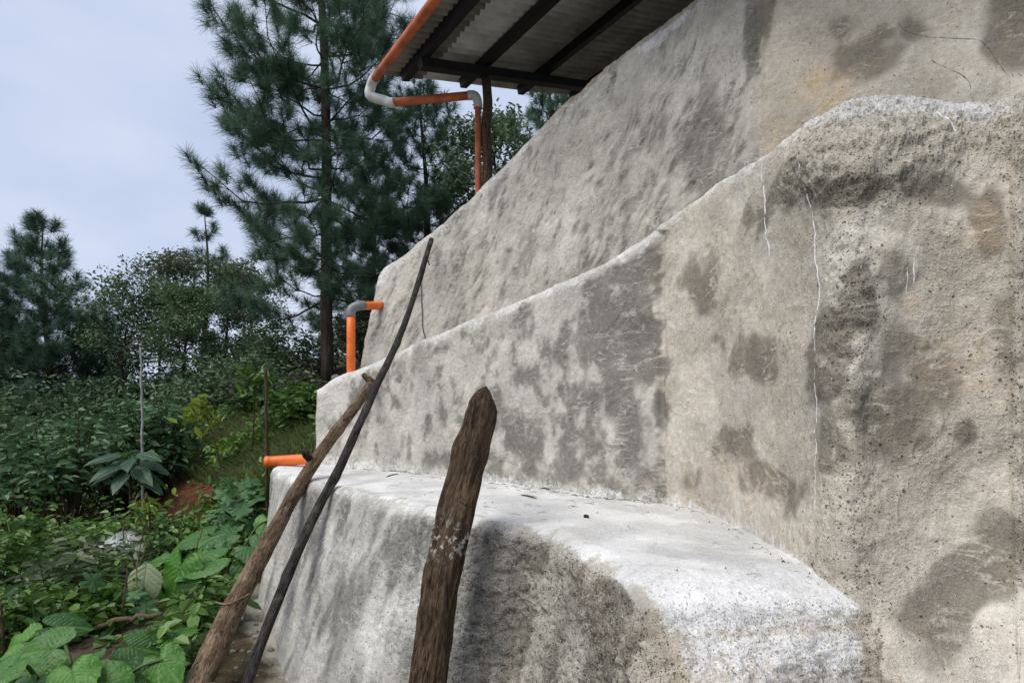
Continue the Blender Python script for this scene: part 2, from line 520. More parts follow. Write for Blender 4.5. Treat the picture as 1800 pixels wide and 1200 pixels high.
MAT_DEAD = plain('dead_wood', (0.17, 0.12, 0.075), 0.9, 0.1, 0.35, 14, 0.01)
MAT_DRY = plain('dry_leaf', (0.21, 0.11, 0.045), 0.8, 0.1, 0.4, 12)

# ------------------------------------------------------------------ terrain
HS = np.array([-60, -8, -1.5, -0.85, -0.45, 0.3, 1.1, 2.3, 3.4, 6, 10, 20, 60])
HZ = np.array([-9.0, -2.3, -1.78, -1.72, -1.22, -0.85, -0.24, 0.35, 0.9, 1.9, 3.0, 5.5, 9])
UT = [(668, 484, 7.05), (675, 473, 7.02), (700, 455, 6.88), (760, 411, 6.52), (800, 375, 6.26), (850, 330, 5.96), (900, 281, 5.66), (940, 241, 5.44), (1000, 180, 5.16), (1060, 122, 4.92), (1130, 70, 4.66), (1225, 0, 4.32), (1330, -80, 3.98), (1345, -90, 3.95), (1500, -180, 3.62), (1650, -260, 3.40), (1800, -340, 3.22), (2300, -500, 2.8), (3000, -800, 2.4)]
UT_px, UT_d = [a[0] for a in UT], [a[2] for a in UT]
UT_z = [(740 - a[1]) / 1000 * a[2] for a in UT]
def terrain(x, y):
    """slope left of the wall, level fill behind the highest tier"""
    x, y = np.asarray(x, float), np.asarray(y, float)
    dx, dy = x + 2.0, y - 7.1
    s = dx * 0.70 + dy * 0.714
    t = dx * 0.714 - dy * 0.70
    low = -1.63 - 0.035 * np.clip(-x - 1, 0, 8) + 0 * y
    slope = np.interp(s, HS, HZ)
    bear = 900 + 1000 * x / np.maximum(y, 0.4)
    bear = np.where(y < 0.4, np.where(x > 0, 3000, 0), bear)
    behind = y - np.interp(bear, UT_px, UT_d)
    crest = np.interp(bear, UT_px, UT_z) - 0.10
    fill = np.where((behind > 0.18) & (y > 0.4), np.maximum(slope, crest), low)
    nearfree = ss(7.6, 9.0, y)
    free = low * (1 - nearfree) + slope * nearfree
    free = np.where((y < 9) & (s > -0.5) & (t < 0), np.maximum(free, low + (slope - low) * ss(-0.6, 0.8, s)), free)
    w = ss(600, 668, bear)
    z = free * (1 - w) + fill * w
    q = np.stack([x.ravel(), y.ravel(), 0 * x.ravel()], -1)
    n = (fbm(q, 0.9, 4, 3) - 0.5).reshape(x.shape) * 0.16 + (fbm(q, 6, 3, 9) - 0.5).reshape(x.shape) * 0.05
    return z + n * np.where(y < 8, 0.7, 1.4) * (1 - w * 0.9)

def terr(x, y):
    return float(terrain(np.array([x]), np.array([y]))[0])

def axis(lo, fine_lo, fine_hi, hi, step, k=1.22):
    a = list(np.arange(fine_lo, fine_hi, step))
    s, v = step, a[-1]
    while v < hi:
        s *= k; v += s; a.append(v)
    s, v = step, fine_lo
    b = []
    while v > lo:
        s *= k; v -= s; b.append(v)
    return np.array(b[::-1] + a)
gx = axis(-700, -9, 3.2, 700, 0.075)
gy = axis(-60, 1.0, 15, 1400, 0.075)
GX, GY = np.meshgrid(gx, gy)
GZ = terrain(GX, GY)
nx, ny = len(gx), len(gy)
idx = np.arange(nx * ny).reshape(ny, nx)
GF = np.stack([idx[:-1, :-1], idx[:-1, 1:], idx[1:, 1:], idx[1:, :-1]], -1).reshape(-1, 4)
GV = np.stack([GX, GY, GZ], -1).reshape(-1, 3)
s_all = (GV[:, 0] + 2) * 0.70 + (GV[:, 1] - 7.1) * 0.714
red = ss(-1.1, -0.85, s_all) * (1 - ss(-0.25, 0.05, s_all)) * ss(7.6, 8.3, GV[:, 1]) * (1 - ss(11.0, 12.0, GV[:, 1]))
gpx = 900 + 1000 * GV[:, 0] / np.maximum(GV[:, 1], 0.3)
glime = ss(0.42, 0.05, np.abs((GV[:, 0] + 1.15) * 0.82 + (GV[:, 1] - 3.5) * 0.57)) * (GV[:, 1] > 1.5) * (GV[:, 1] < 6)
ground = link('ground', build_mesh('ground', GV, GF, MAT_SOIL, True, {'red': red, 'lime': glime * 0.75}), None, 'structure')

# ------------------------------------------------------------------ the stepped wall
wall = thing('stepped_wall', 'curving three-tier hand-plastered grey cement wall with whitewashed step', 'wall', (0.3, 4.2, -1.65))
WALLPIX = {}

def grid_normals(G):
    du = np.gradient(G, axis=0)
    dv = np.gradient(G, axis=1)
    n = np.cross(du, dv)
    return n / (np.linalg.norm(n, axis=2)[..., None] + 1e-12)

def patch_sum(px, py, lst):
    a = np.zeros_like(px)
    for (cx, cy, rx, ry, rot, amt) in lst:
        c, s_ = math.cos(R(rot)), math.sin(R(rot))
        x, y = px - cx, py - cy
        u, v = (x * c + y * s_) / rx, (-x * s_ + y * c) / ry
        a = np.maximum(a, amt * np.exp(-(u * u + v * v) ** 1.6)) if amt > 0 else a + amt * np.exp(-(u * u + v * v))
    return a

def finish_tier(name, G, paint, rough_amp=1.0, flip=False):
    n, m, _ = G.shape
    N = grid_normals(G)
    cam_side = np.sign(np.sum(N * -G, axis=2).mean())
    N *= cam_side
    V = G.reshape(-1, 3)
    Nn = N.reshape(-1, 3)
    px = 900 + 1000 * V[:, 0] / np.maximum(V[:, 1], 0.2)
    py = 740 - 1000 * V[:, 2] / np.maximum(V[:, 1], 0.2)
    at = paint(V, px, py)
    pit = at['pit']
    d = (fbm(V, 2.2, 3, 1) - 0.5) * 0.055 + (fbm(V, 8, 3, 5) - 0.5) * 0.016 + (fbm(V * np.array((1, 1, 0.6)), 45, 3, 8, 0.6) - 0.5) * (0.005 + 0.014 * pit)
    pl = fbm(V, 4.0, 2, 51, 0.4)
    d += (ss(0.44, 0.50, pl) + ss(0.58, 0.63, pl)) * 0.004
    cr = fbm(V, 30, 3, 52, 0.65)
    d += pit * (ss(0.50, 0.56, cr) * 0.007 - ss(0.44, 0.36, cr) * 0.010)
    d += at.get('groove', 0)
    d += at.get('bump', 0)
    V2 = V + Nn * (d * rough_amp)[:, None]
    ii = np.arange(n * m).reshape(n, m)
    F = np.stack([ii[:-1, :-1], ii[1:, :-1], ii[1:, 1:], ii[:-1, 1:]], -1).reshape(-1, 4)
    if cam_side < 0:
        F = F[:, ::-1]
    attrs = {k: np.clip(at[k], -1, 2) for k in ('damp_shade', 'lime', 'warm', 'cool', 'pit')}
    o = part(name, V2, F, MAT_WALL, wall, True, attrs)
    WALLPIX[name] = (px, py, V2, Nn)
    return o

def smooth_rail(tab, x, sig):
    tab = np.array(tab, float)
    f = np.linspace(x.min() - 120, x.max() + 120, 1400)
    k = np.exp(-0.5 * (np.arange(-120, 121) * (f[1] - f[0]) / sig) ** 2)
    k /= k.sum()
    out = []
    for c in range(1, tab.shape[1]):
        v = np.interp(f, tab[:, 0], tab[:, c])
        vp = np.pad(v, 120, mode='edge')
        v = np.convolve(vp, k, 'valid')
        out.append(np.interp(x, f, v))
    return out

def round_profile(B, C, E, r, n):
    """polylines B->C->E (arrays k x 3) with corner C rounded by distance r, sampled n times"""
    l1 = np.linalg.norm(B - C, axis=1)[:, None]
    l2 = np.linalg.norm(E - C, axis=1)[:, None]
    r1 = np.minimum(r[:, None], l1 * 0.8)
    r2 = np.minimum(r[:, None], l2 * 0.8)
    a = C + (B - C) / l1 * r1
    b = C + (E - C) / l2 * r2
    out = []
    n1, n2 = int(n * 0.66), int(n * 0.2)
    n3 = n - n1 - n2
    for t in np.linspace(0, 1, n1, endpoint=False):
        out.append(B + (a - B) * t)
    for t in np.linspace(0, 1, n2, endpoint=False):
        out.append(a * (1 - t) ** 2 + 2 * C * t * (1 - t) + b * t * t)
    for t in np.linspace(0, 1, n3):
        out.append(b + (E - b) * t)
    return np.stack(out, 1)

def column_tier(pxs, Brail, Trail, back, rad, n, shear=None, zfloor=None):
    """tier whose columns stand at one bearing: Brail gives (py,d) of the foot, Trail of the crest"""
    bpy_, bd = Brail
    tpy, td = Trail
    sh = shear if shear is not None else np.zeros_like(pxs)
    ub = (pxs - 900 + sh) / 1000
    ut = (pxs - 900) / 1000
    B = np.stack([ub * bd, bd, (740 - bpy_) / 1000 * bd], -1)
    C = np.stack([ut * td, td, (740 - tpy) / 1000 * td], -1)
    E = C + np.stack([ut * back, back, np.full_like(back, 0.02)], -1)
    G = round_profile(B, C, E, rad, n)
    v = G[..., 2] / G[..., 1]
    k = v.argmax(1)
    ar = np.arange(len(pxs))
    need = ((740 - tpy) / 1000 - v[ar, k]) * G[ar, k, 1]
    prog = np.linspace(0, 1, n)[None, :]
    G[..., 2] += need[:, None] * ss(0.2, 0.75, prog)
    return G

def end_cap(G, dirs):
    """continue the far end round its corner, away from the viewer"""
    first = G[0]
    rows = [first + np.array(v) for v in dirs][::-1]
    return np.concatenate([np.array(rows), G], 0)

# --- lower tier: foot, lip, back of the step
ST = [  # lip(px,py,d)           back(px,py,d)          foot xyz
    ((479, 822, 5.90), (556, 816, 6.55), (-2.62, 5.98, -1.75)),
    ((500, 834, 5.08), (640, 822, 6.10), (-2.26, 5.02, -1.75)),
    ((570, 850, 4.40), (720, 831, 5.50), (-1.78, 4.20, -1.75)),
    ((640, 869, 3.72), (800, 841, 4.95), (-1.36, 3.45, -1.75)),
    ((720, 889, 3.22), (920, 856, 4.30), (-0.92, 2.93, -1.75)),
    ((785, 905, 2.92), (1040, 871, 3.85), (-0.62, 2.62, -1.75)),
    ((860, 918, 2.74), (1110, 879, 3.58), (-0.36, 2.42, -1.75)),
    ((950, 932, 2.58), (1180, 887, 3.40), (-0.08, 2.26, -1.75)),
    ((1005, 962, 2.24), (1260, 908, 2.95), (0.05, 1.98, -1.75)),
    ((1060, 992, 1.96), (1340, 948, 2.42), (0.10, 1.74, -1.75)),
    ((1098, 1018, 1.76), (1420, 1000, 1.98), (0.13, 1.55, -1.75)),
    ((1128, 1062, 1.60), (1490, 1060, 1.76), (0.16, 1.38, -1.75)),
    ((1175, 1150, 1.44), (1515, 1130, 1.67), (0.22, 1.20, -1.75)),
    ((1205, 1215, 1.34), (1520, 1200, 1.62), (0.28, 1.10, -1.75)),
    ((1230, 1330, 1.27), (1525, 1310, 1.57), (0.34, 1.05, -1.75)),
    ((1255, 1560, 1.22), (1530, 1560, 1.52), (0.40, 1.04, -1.76)),
    ((1265, 2000, 1.20), (1535, 1850, 1.50), (0.42, 1.10, -1.76)),
]
L = np.array([P(*a) for a, b, c in ST])
K = np.array([P(*b) for a, b, c in ST])
Ft = np.array([c for a, b, c in ST])
NS = 620
Lc, Kc, Fc = catmull(L, NS), catmull(K, NS), catmull(Ft, NS)
ext = (Kc - Lc); ext[:, 2] = 0
Kc = Kc + ext / (np.linalg.norm(ext, axis=1)[:, None] + 1e-9) * 0.22
rr = np.interp(np.linspace(0, len(ST) - 1, NS), [0, 3, 7, 9, 11, 13, 16], [0.10, 0.085, 0.10, 0.10, 0.22, 0.3, 0.3])
G = round_profile(Fc, Lc, Kc, rr, 250)
G = end_cap(G, [(0.05, 0.06, -0.01), (0.14, 0.16, -0.02), (0.35, 0.36, -0.02), (0.7, 0.75, -0.02), (1.2, 1.2, -0.02)])

def paint_lower(V, px, py):
    lx, ly = np.interp(px, [a[0][0] for a in ST[:12]], [a[0][1] for a in ST[:12]]), 0
    below = py - lx                                            # px below the lip line
    n1 = fbm(V * np.array((1, 1, 0.16)), 8.0, 4, 21, 0.6)
    n2 = fbm(V, 2.0, 3, 22)
    damp_shade = 0.40 + (n1 - 0.5) * 2.2 + (n2 - 0.5) * 0.8
    damp_shade += patch_sum(px, py, [(970, 990, 60, 30, 30, 0.5), (1060, 1070, 60, 70, 0, 0.45), (740, 1000, 50, 80, 0, 0.3), (890, 1120, 50, 80, 0, 0.3), (600, 1000, 25, 130, 0, 0.35), (560, 960, 14, 120, 0, 0.4)])
    onface = ss(-6, 28, below)
    damp_shade = damp_shade * onface
    near_end = ss(1100, 1230, px) * ss(1045, 1120, py)
    lime = (1 - ss(-26, 30, below + (fbm(V, 14, 3, 23) - 0.5) * 60)) * 1.05
    lime = np.maximum(lime, ss(1110, 1190, px) * (1 - ss(1040, 1190, py + 0.10 * (px - 1300))) * 0.95)
    lime = np.maximum(lime, ss(1130, 1230, px) * ss(1070, 1130, py) * (0.62 - 0.18 * ss(1130, 1230, py)))
    lime = lime * (1 - ss(1490, 1545, px) * ss(1020, 1060, py))
    damp_shade = damp_shade * (1 - near_end)
    damp_shade = np.maximum(damp_shade, patch_sum(px, py, [(1430, 1185, 90, 36, -8, 0.65)]))
    wedge = np.exp(-((px - 1118 - (py - 1040) * 0.42) / 26) ** 2) * ss(1000, 1050, py)
    damp_shade = np.maximum(damp_shade, wedge * 0.42)
    lime = lime * (1 - 0.8 * wedge) + patch_sum(px, py, [(560, 1000, 10, 120, 3, 0.30), (1090, 1080, 18, 60, -20, 0.35), (870, 1000, 18, 60, 0, 0.2)])
    pit = onface * (ss(640, 860, px) * 0.75 + 0.30) * (1 - 0.7 * near_end) + ss(1100, 1200, px) * ss(1000, 1080, py) * 0.30
    warm = onface * ss(700, 880, px) * 0.45 * fbm(V, 4, 3, 25) + near_end * 0.6
    cool = np.clip(1 - ss(820, 1200, px) * 0.7, 0, 1)
    return dict(damp_shade=damp_shade, lime=lime, warm=warm, cool=cool, pit=pit)
finish_tier('lower_tier', G, paint_lower)

# --- middle tier
pxm = np.concatenate([np.linspace(556, 1800, 900), np.linspace(1806, 3300, 110)])
Kb = [(556, 850, 6.42), (640, 850, 6.02), (720, 862, 5.42), (800, 875, 4.90), (920, 895, 4.27), (1040, 912, 3.82), (1110, 925, 3.56), (1160, 935, 3.43), (1180, 940, 3.36),
      (1250, 965, 2.98), (1330, 1010, 2.44), (1400, 1075, 2.04), (1470, 1240, 1.76), (1500, 1400, 1.68), (1530, 1700, 1.655), (1600, 1780, 1.635), (1700, 1790, 1.61), (1780, 1800, 1.58), (1850, 1850, 1.52), (2100, 2000, 1.33), (2600, 2300, 1.07), (3300, 2600, 0.90)]
Tt = [(556, 690, 6.55), (575, 673, 6.50), (600, 660, 6.38), (640, 648, 6.16), (720, 610, 5.58), (800, 575, 5.08), (900, 540, 4.52), (1000, 492, 4.07), (1070, 462, 3.80), (1130, 424, 3.62), (1160, 400, 3.56), (1180, 385, 3.50),
      (1260, 330, 3.10), (1340, 275, 2.66), (1400, 235, 2.32), (1450, 205, 2.10), (1500, 180, 1.98), (1550, 169, 1.94), (1620, 171, 1.92), (1690, 181, 1.90), (1740, 178, 1.86), (1800, 171, 1.80), (1900, 130, 1.70), (2100, 0, 1.52), (2600, -250, 1.22), (3300, -500, 1.02)]
Bm = smooth_rail(Kb, pxm, 14)
Tm = smooth_rail(Tt, pxm, 11)
rad = np.interp(pxm, [556, 640, 1150, 1340, 1440, 1520, 1800, 2600], [0.10, 0.09, 0.075, 0.10, 0.26, 0.46, 0.44, 0.3])
back = np.interp(pxm, [556, 900, 1200, 1500, 1800, 2600], [0.55, 0.95, 1.15, 1.5, 1.5, 1.4])
G = column_tier(pxm, Bm, Tm, back, rad, 330)
G = end_cap(G, [(0.03, 0.05, -0.01), (0.10, 0.16, -0.02), (0.24, 0.36, -0.03), (0.6, 0.75, -0.03), (1.1, 1.2, -0.03)])

MID_DAMP_SHADE = [(1245, 500, 45, 55, 0, 0.62), (1330, 625, 55, 48, 20, 0.66), (1290, 780, 40, 45, 0, 0.62), (1345, 835, 62, 30, 35, 0.62), (1395, 880, 30, 45, 0, 0.55), (1465, 640, 45, 90, 5, 0.75),
            (1395, 335, 75, 34, -28, 0.68), (1345, 370, 40, 35, 0, 0.5), (1500, 338, 70, 26, -6, 0.75), (1590, 320, 45, 20, 14, 0.5), (1512, 520, 24, 70, 8, 0.7), (1575, 480, 40, 70, 0, 0.55), (1570, 620, 60, 60, 0, 0.55), (1560, 720, 90, 90, 0, 0.75),  # patches below the shoulder: staining plus its underside shade, painted dark
            (1650, 660, 60, 70, 0, 0.6), (1740, 400, 32, 85, 0, 0.55), (1640, 330, 80, 25, 10, 0.5), (1690, 1045, 120, 70, -30, 0.95), (1780, 960, 45, 70, -25, 0.9), (1620, 1120, 60, 40, -30, 0.5),
            (1430, 300, 35, 30, 0, 0.45), (1460, 760, 30, 60, 0, 0.5), (1770, 560, 30, 120, 0, 0.45), (1500, 1150, 40, 70, 0, 0.25), (1700, 760, 25, 30, 0, 0.6), (1260, 610, 25, 20, 0, 0.4), (1220, 840, 25, 40, 0, 0.35)]
def paint_middle(V, px, py):
    n1 = fbm(V * np.array((1, 1, 0.85)), 7.0, 4, 31, 0.6)
    n2 = fbm(V, 1.8, 3, 32)
    left = 1 - ss(1135, 1185, px + (fbm(V, 9, 4, 33, 0.6) - 0.5) * 70)
    right = 1 - left
    damp_shade_l = 0.46 + (n1 - 0.5) * 2.4 + (n2 - 0.5) * 0.8 + ss(1010, 1120, px) * 0.33 - 0.25 * ss(900, 560, px)  # mottling, plus the shade of this panel up to the crease painted in
    wob = (fbm(V, 6, 4, 34) - 0.5) * 60
    wob2 = (fbm(V, 6, 4, 35) - 0.5) * 60
    damp_shade_r = patch_sum(px + wob, py + wob2, MID_DAMP_SHADE) * 1.15 + 0.06 + (n1 - 0.5) * 1.0
    damp_shade_r += patch_sum(px, py, [(1722, 1085, 40, 24, -35, -0.9), (1760, 480, 22, 40, 0, -0.3)])
    damp_shade = damp_shade_l * left + damp_shade_r * right
    tpy = np.interp(px, [a[0] for a in Tt], [a[1] for a in Tt])
    h = py - tpy
    crest = 1 - ss(4, 26 + 30 * ss(1380, 1500, px), h + (fbm(V, 9, 3, 36) - 0.5) * 40)
    lime = crest * (0.50 - 0.16 * ss(1380, 1480, px)) + patch_sum(px, py, [(1660, 190, 190, 22, 3, 0.30), (1540, 218, 130, 52, -8, 0.34), (1720, 225, 110, 45, 0, 0.26)])  # crest band and shoulder patches: lime dust plus light from above, painted pale
    kpy = np.interp(px, [a[1][0] for a in ST[:12]], [a[1][1] for a in ST[:12]])
    foot = ss(-36, -4, py - kpy + (fbm(V, 8, 3, 37) - 0.5) * 34) * (1 - ss(1480, 1530, px))
    lime = lime + foot * 0.50
    damp_shade = damp_shade * (1 - 0.8 * crest)
    shoulder = ss(1330, 1470, px) * (1 - ss(250, 350, py)) + patch_sum(px, py, [(1500, 340, 120, 45, 0, 0.9), (1500, 560, 45, 220, 0, 0.75), (1500, 850, 50, 200, 0, 0.55), (1790, 600, 22, 420, 0, 0.8), (1470, 1010, 80, 60, 30, 0.5)])
    pit = np.clip(0.03 + shoulder * 0.85 + ss(1170, 1300, px) * 0.05, 0, 1)
    warm = right * (0.16 + patch_sum(px, py, [(1600, 535, 20, 25, 0, 0.9), (1735, 420, 35, 70, 0, 0.6), (1690, 640, 70, 60, 0, 0.3), (1280, 850, 90, 60, 0, 0.3)])) + left * ss(800, 880, py) * 0.15
    bump = ss(1420, 1560, px) * ss(985, 1270, py) * 0.20 + patch_sum(px, py, [(1792, 640, 16, 520, 0, 0.020)])
    irr = 0.35 + 1.3 * fbm(V, 3.5, 3, 57)
    bump = bump + irr * patch_sum(px + wob * 0.5, py + wob2 * 0.5, [(1480, 640, 40, 460, 2, 0.022), (1520, 285, 150, 60, -6, 0.038)]) - patch_sum(px, py, [(1640, 640, 110, 330, 0, 0.018)])
    bump -= np.exp(-((px - 1162) / 7.0) ** 2) * 0.032 * (py > 405)
    sc_ = fbm(V + 0.25 * np.stack([fbm(V, 4, 2, 38), fbm(V, 4, 2, 39), fbm(V, 4, 2, 40)], -1), 7, 2, 48)
    sw = np.exp(-((sc_ - 0.5) / 0.02) ** 2) * 0.004
    return dict(damp_shade=damp_shade, lime=lime, warm=warm, cool=left * 0.7 + 0.18 * right, pit=pit, bump=bump, groove=sw)
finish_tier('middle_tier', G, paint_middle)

# --- upper tier
pxu = np.concatenate([np.linspace(668, 1800, 620), np.linspace(1810, 3000, 70)])
Ub = [(668, 690, 6.85), (760, 640, 6.30), (850, 600, 5.72), (900, 590, 5.38), (1000, 560, 4.92), (1150, 480, 4.36), (1260, 420, 3.98), (1330, 380, 3.72), (1345, 375, 3.68), (1500, 330, 3.38), (1650, 310, 3.18), (1800, 300, 3.02), (2300, 250, 2.6), (3000, 250, 2.2)]
Ut = UT
Bu = smooth_rail(Ub, pxu, 9)
Tu = smooth_rail(Ut, pxu, 9)
radu = np.full_like(pxu, 0.11)
G = column_tier(pxu, Bu, Tu, np.full_like(pxu, 0.40), radu, 230, shear=-44 * (1 - ss(668, 950, pxu)))
G = end_cap(G, [(0.03, 0.05, -0.01), (0.10, 0.16, -0.02), (0.26, 0.36, -0.04), (0.7, 0.75, -0.06), (1.3, 1.2, -0.08)])
def paint_upper(V, px, py):
    q = V.copy()
    q[:, 2] = V[:, 2] - 0.8 * V[:, 0]
    n1 = fbm(q * np.array((1.3, 1.3, 0.5)), 4.0, 4, 41)
    n2 = fbm(V, 1.5, 3, 42)
    al_ = V[:, 0] * 0.70 - V[:, 1] * 0.71
    r1, r2 = al_ * 0.90 - V[:, 2] * 0.44, al_ * 0.44 + V[:, 2] * 0.90
    wq = fbm(V, 2.5, 2, 46) * 0.16
    st = fbm(np.stack([(r1 + wq) * 20, r2 * 7.5, al_ * 0.7], -1), 1.0, 4, 47, 0.62)
    cut = np.clip(0.40 - st, 0, 1)
    left = 1 - ss(1318, 1345, px + (fbm(V, 5, 3, 43) - 0.5) * 24)
    damp_shade = (0.34 + (n1 - 0.5) * 0.9 + (n2 - 0.5) * 0.7 - (st - 0.5) * 1.0) * left
    wob = (fbm(V, 4, 3, 44) - 0.5) * 80
    damp_shade += (1 - left) * (patch_sum(px + wob, py - wob, [(1520, 105, 75, 50, -20, 0.75), (1790, 40, 70, 75, 0, 0.85), (1485, 50, 30, 40, 0, 0.5), (1590, 60, 40, 30, 0, 0.45), (1400, 200, 30, 60, 0, 0.35), (1345, 20, 25, 70, 0, 0.7)]) + 0.05 + (n1 - 0.5) * 0.6)
    damp_shade += left * patch_sum(px, py, [(1325, 60, 20, 90, 0, 0.8), (1250, 200, 40, 90, 20, 0.3)])  # tall narrow patches either side of the crease paint its shade dark
    tpy = np.interp(px, [a[0] for a in Ut], [a[1] for a in Ut])
    crest = 1 - ss(4, 34, py - tpy + (fbm(V, 7, 3, 45) - 0.5) * 40)
    lime = crest * 0.45 + patch_sum(px, py, [(1180, 90, 90, 70, -40, 0.28), (700, 520, 60, 60, 0, 0.15)])
    warm = (1 - left) * (0.22 + patch_sum(px, py, [(1445, 160, 55, 42, -30, 1.3), (1380, 240, 50, 40, -30, 0.6)])) + left * ss(300, 520, py) * 0.12
    rim = ss(930, 1010, px) * (1 - ss(1230, 1300, px)) * (1 - ss(0, 14, py - tpy))
    warm = warm + rim * 0.9
    bump = -np.exp(-((px - 1332) / 10.0) ** 2) * 0.03
    return dict(damp_shade=damp_shade, lime=lime - rim * 0.5, warm=warm, cool=left * (0.80 - 0.25 * ss(900, 1300, px)) + (1 - left) * 0.15, pit=0.10 + 0.25 * rim + 0.10 * left, bump=bump, groove=(st - 0.5) * 0.014 * left - cut * 0.08 * left)
finish_tier('upper_tier', G, paint_upper)

# --- drips of lime and hairline cracks, following the surface
def on_wall(tier, px, py, proud):
    X, Y, V, N = WALLPIX[tier]
    sel = (np.abs(X - px) < 6) & (np.abs(Y - py) < 6) & (V[:, 1] < 8)
    if not sel.any():
        return None
    ii = np.where(sel)[0]
    k = ii[np.argmin((X[ii] - px) ** 2 + (Y[ii] - py) ** 2 + 40 * V[ii, 1])]
    return V[k] + N[k] * proud

def ribbon(tier, name, pts, width, mat, proud, seed, jit=1.5):
    rs = np.random.RandomState(seed)
    pts = np.array(pts, float)
    seglen = np.linalg.norm(np.diff(pts, axis=0), axis=1)
    acc = np.concatenate([[0], np.cumsum(seglen)])
    n = int(acc[-1] / 7) + 3
    t = np.linspace(0, acc[-1], n)
    x = np.interp(t, acc, pts[:, 0]) + rs.normal(0, jit, n)
    y = np.interp(t, acc, pts[:, 1])
    Q = [on_wall(tier, a, b, proud) for a, b in zip(x, y)]
    Q = np.array([q for q in Q if q is not None])
    if len(Q) < 4:
        return
    Q[1:-1] = (Q[:-2] + 2 * Q[1:-1] + Q[2:]) / 4
    w = width * (0.45 + 0.9 * rs.rand(len(Q))) * np.sin(np.linspace(0.25, np.pi - 0.15, len(Q))) ** 0.4
    V, F = tube(Q, w, 6)
    part(name, V, F, mat, wall)
ribbon('middle_tier', 'lime_drip', [(1338, 288), (1343, 330), (1350, 380), (1355, 420), (1357, 458)], 0.0036, MAT_DRIP, -0.0006, 1)
ribbon('middle_tier', 'lime_drip', [(1414, 268), (1422, 300), (1428, 330), (1435, 400), (1438, 480), (1441, 560), (1440, 620)], 0.0036, MAT_DRIP, -0.0006, 2)
ribbon('middle_tier', 'lime_drip', [(1440, 625), (1439, 700), (1440, 780), (1440, 860), (1441, 900)], 0.0022, MAT_DRIP, -0.0006, 3, 0.8)
ribbon('middle_tier', 'lime_drip', [(1650, 190), (1664, 215), (1684, 240)], 0.0035, MAT_DRIP, -0.0006, 4)
ribbon('middle_tier', 'lime_drip', [(1594, 470), (1595, 520)], 0.002, MAT_DRIP, -0.0006, 5, 0.6)
ribbon('middle_tier', 'lime_drip', [(1606, 455), (1608, 505)], 0.002, MAT_DRIP, -0.0006, 6, 0.6)
ribbon('upper_tier', 'crack', [(1575, 45), (1610, 62), (1632, 66), (1680, 68), (1716, 70), (1738, 92), (1758, 122), (1772, 140)], 0.0016, MAT_CRACK, -0.0002, 11, 2.5)
ribbon('upper_tier', 'crack', [(1636, 105), (1662, 120), (1688, 132), (1704, 150), (1703, 165), (1710, 178)], 0.0015, MAT_CRACK, -0.0002, 12, 2.0)

# ------------------------------------------------------------------ shelter with tin roof above the wall
O = np.array((-0.33, 6.62, 4.12))
ea = np.array((-0.576, 0.817, 0.0))
es = np.array((0.817, 0.576, 0.236)); es /= np.linalg.norm(es)
en = np.cross(ea, es); en = en if en[2] > 0 else -en
hut = thing('open_shelter', 'open shelter with corrugated tin roof on black steel frame above the wall', 'shelter', (-0.28, 6.62, 1.9))
def rp(t, s, h):
    return O + ea * t + es * s + en * h
def sheet(t0, t1, s0, s1, h, mat, seed):
    rs = np.random.RandomState(seed)
    pitch = 0.10
    nt = int((t1 - t0) / pitch * 8)
    t = np.linspace(t0, t1, nt)
    s = np.linspace(s0, s1, 5)
    sk = rs.normal(0, 0.012)
    V = []
    for sv in s:
        for tv in t:
            V.append(rp(tv, sv + sk, h + 0.026 * math.sin(tv / pitch * 2 * math.pi)))
    V = np.array(V)
    i = np.arange(4)[:, None] * nt
    j = np.arange(nt - 1)[None, :]
    F = np.stack([i + j, i + j + 1, i + nt + j + 1, i + nt + j], -1).reshape(-1, 4)
    top = V + en * 0.0012
    n = len(V)
    part('corrugated_sheet', np.vstack([V, top]), np.vstack([F, F[:, ::-1] + n]), mat, hut)
k = 0
t1 = 0.58
while t1 > -4.6:
    sheet(t1 - 0.86, t1, -0.60, 1.45, 0.118 + 0.004 * (k % 2), MAT_SHEET, 10 + k)
    sheet(t1 - 0.86, t1, 1.35, 3.9, 0.132 + 0.004 * (k % 2), MAT_SHEET, 40 + k)
    sheet(t1 - 0.86, t1, -1.02, -0.50, 0.104 + 0.004 * (k % 2), MAT_SHEET_OLD, 70 + k)
    t1 -= 0.80
    k += 1
def beam(name, t0, t1, s0, s1, h, hw, hh, along):
    c = rp((t0 + t1) / 2, (s0 + s1) / 2, h)
    if along == 't':
        V, F = box(c, ea, es, en, (t1 - t0) / 2, hw, hh)
    else:
        V, F = box(c, ea, es, en, hw, (s1 - s0) / 2, hh)
    part(name, V, F, MAT_BEAM, hut, False)
for sv in (-0.78, 0.02, 0.92, 1.85, 2.75, 3.6):
    beam('purlin', -4.6, 0.50, sv, sv, 0.042, 0.045, 0.05, 't')
beam('rafter', 0, 0, -0.85, 3.8, -0.062, 0.05, 0.05, 's')
beam('rafter', -2.9, -2.9, -0.85, 3.8, -0.062, 0.05, 0.05, 's')
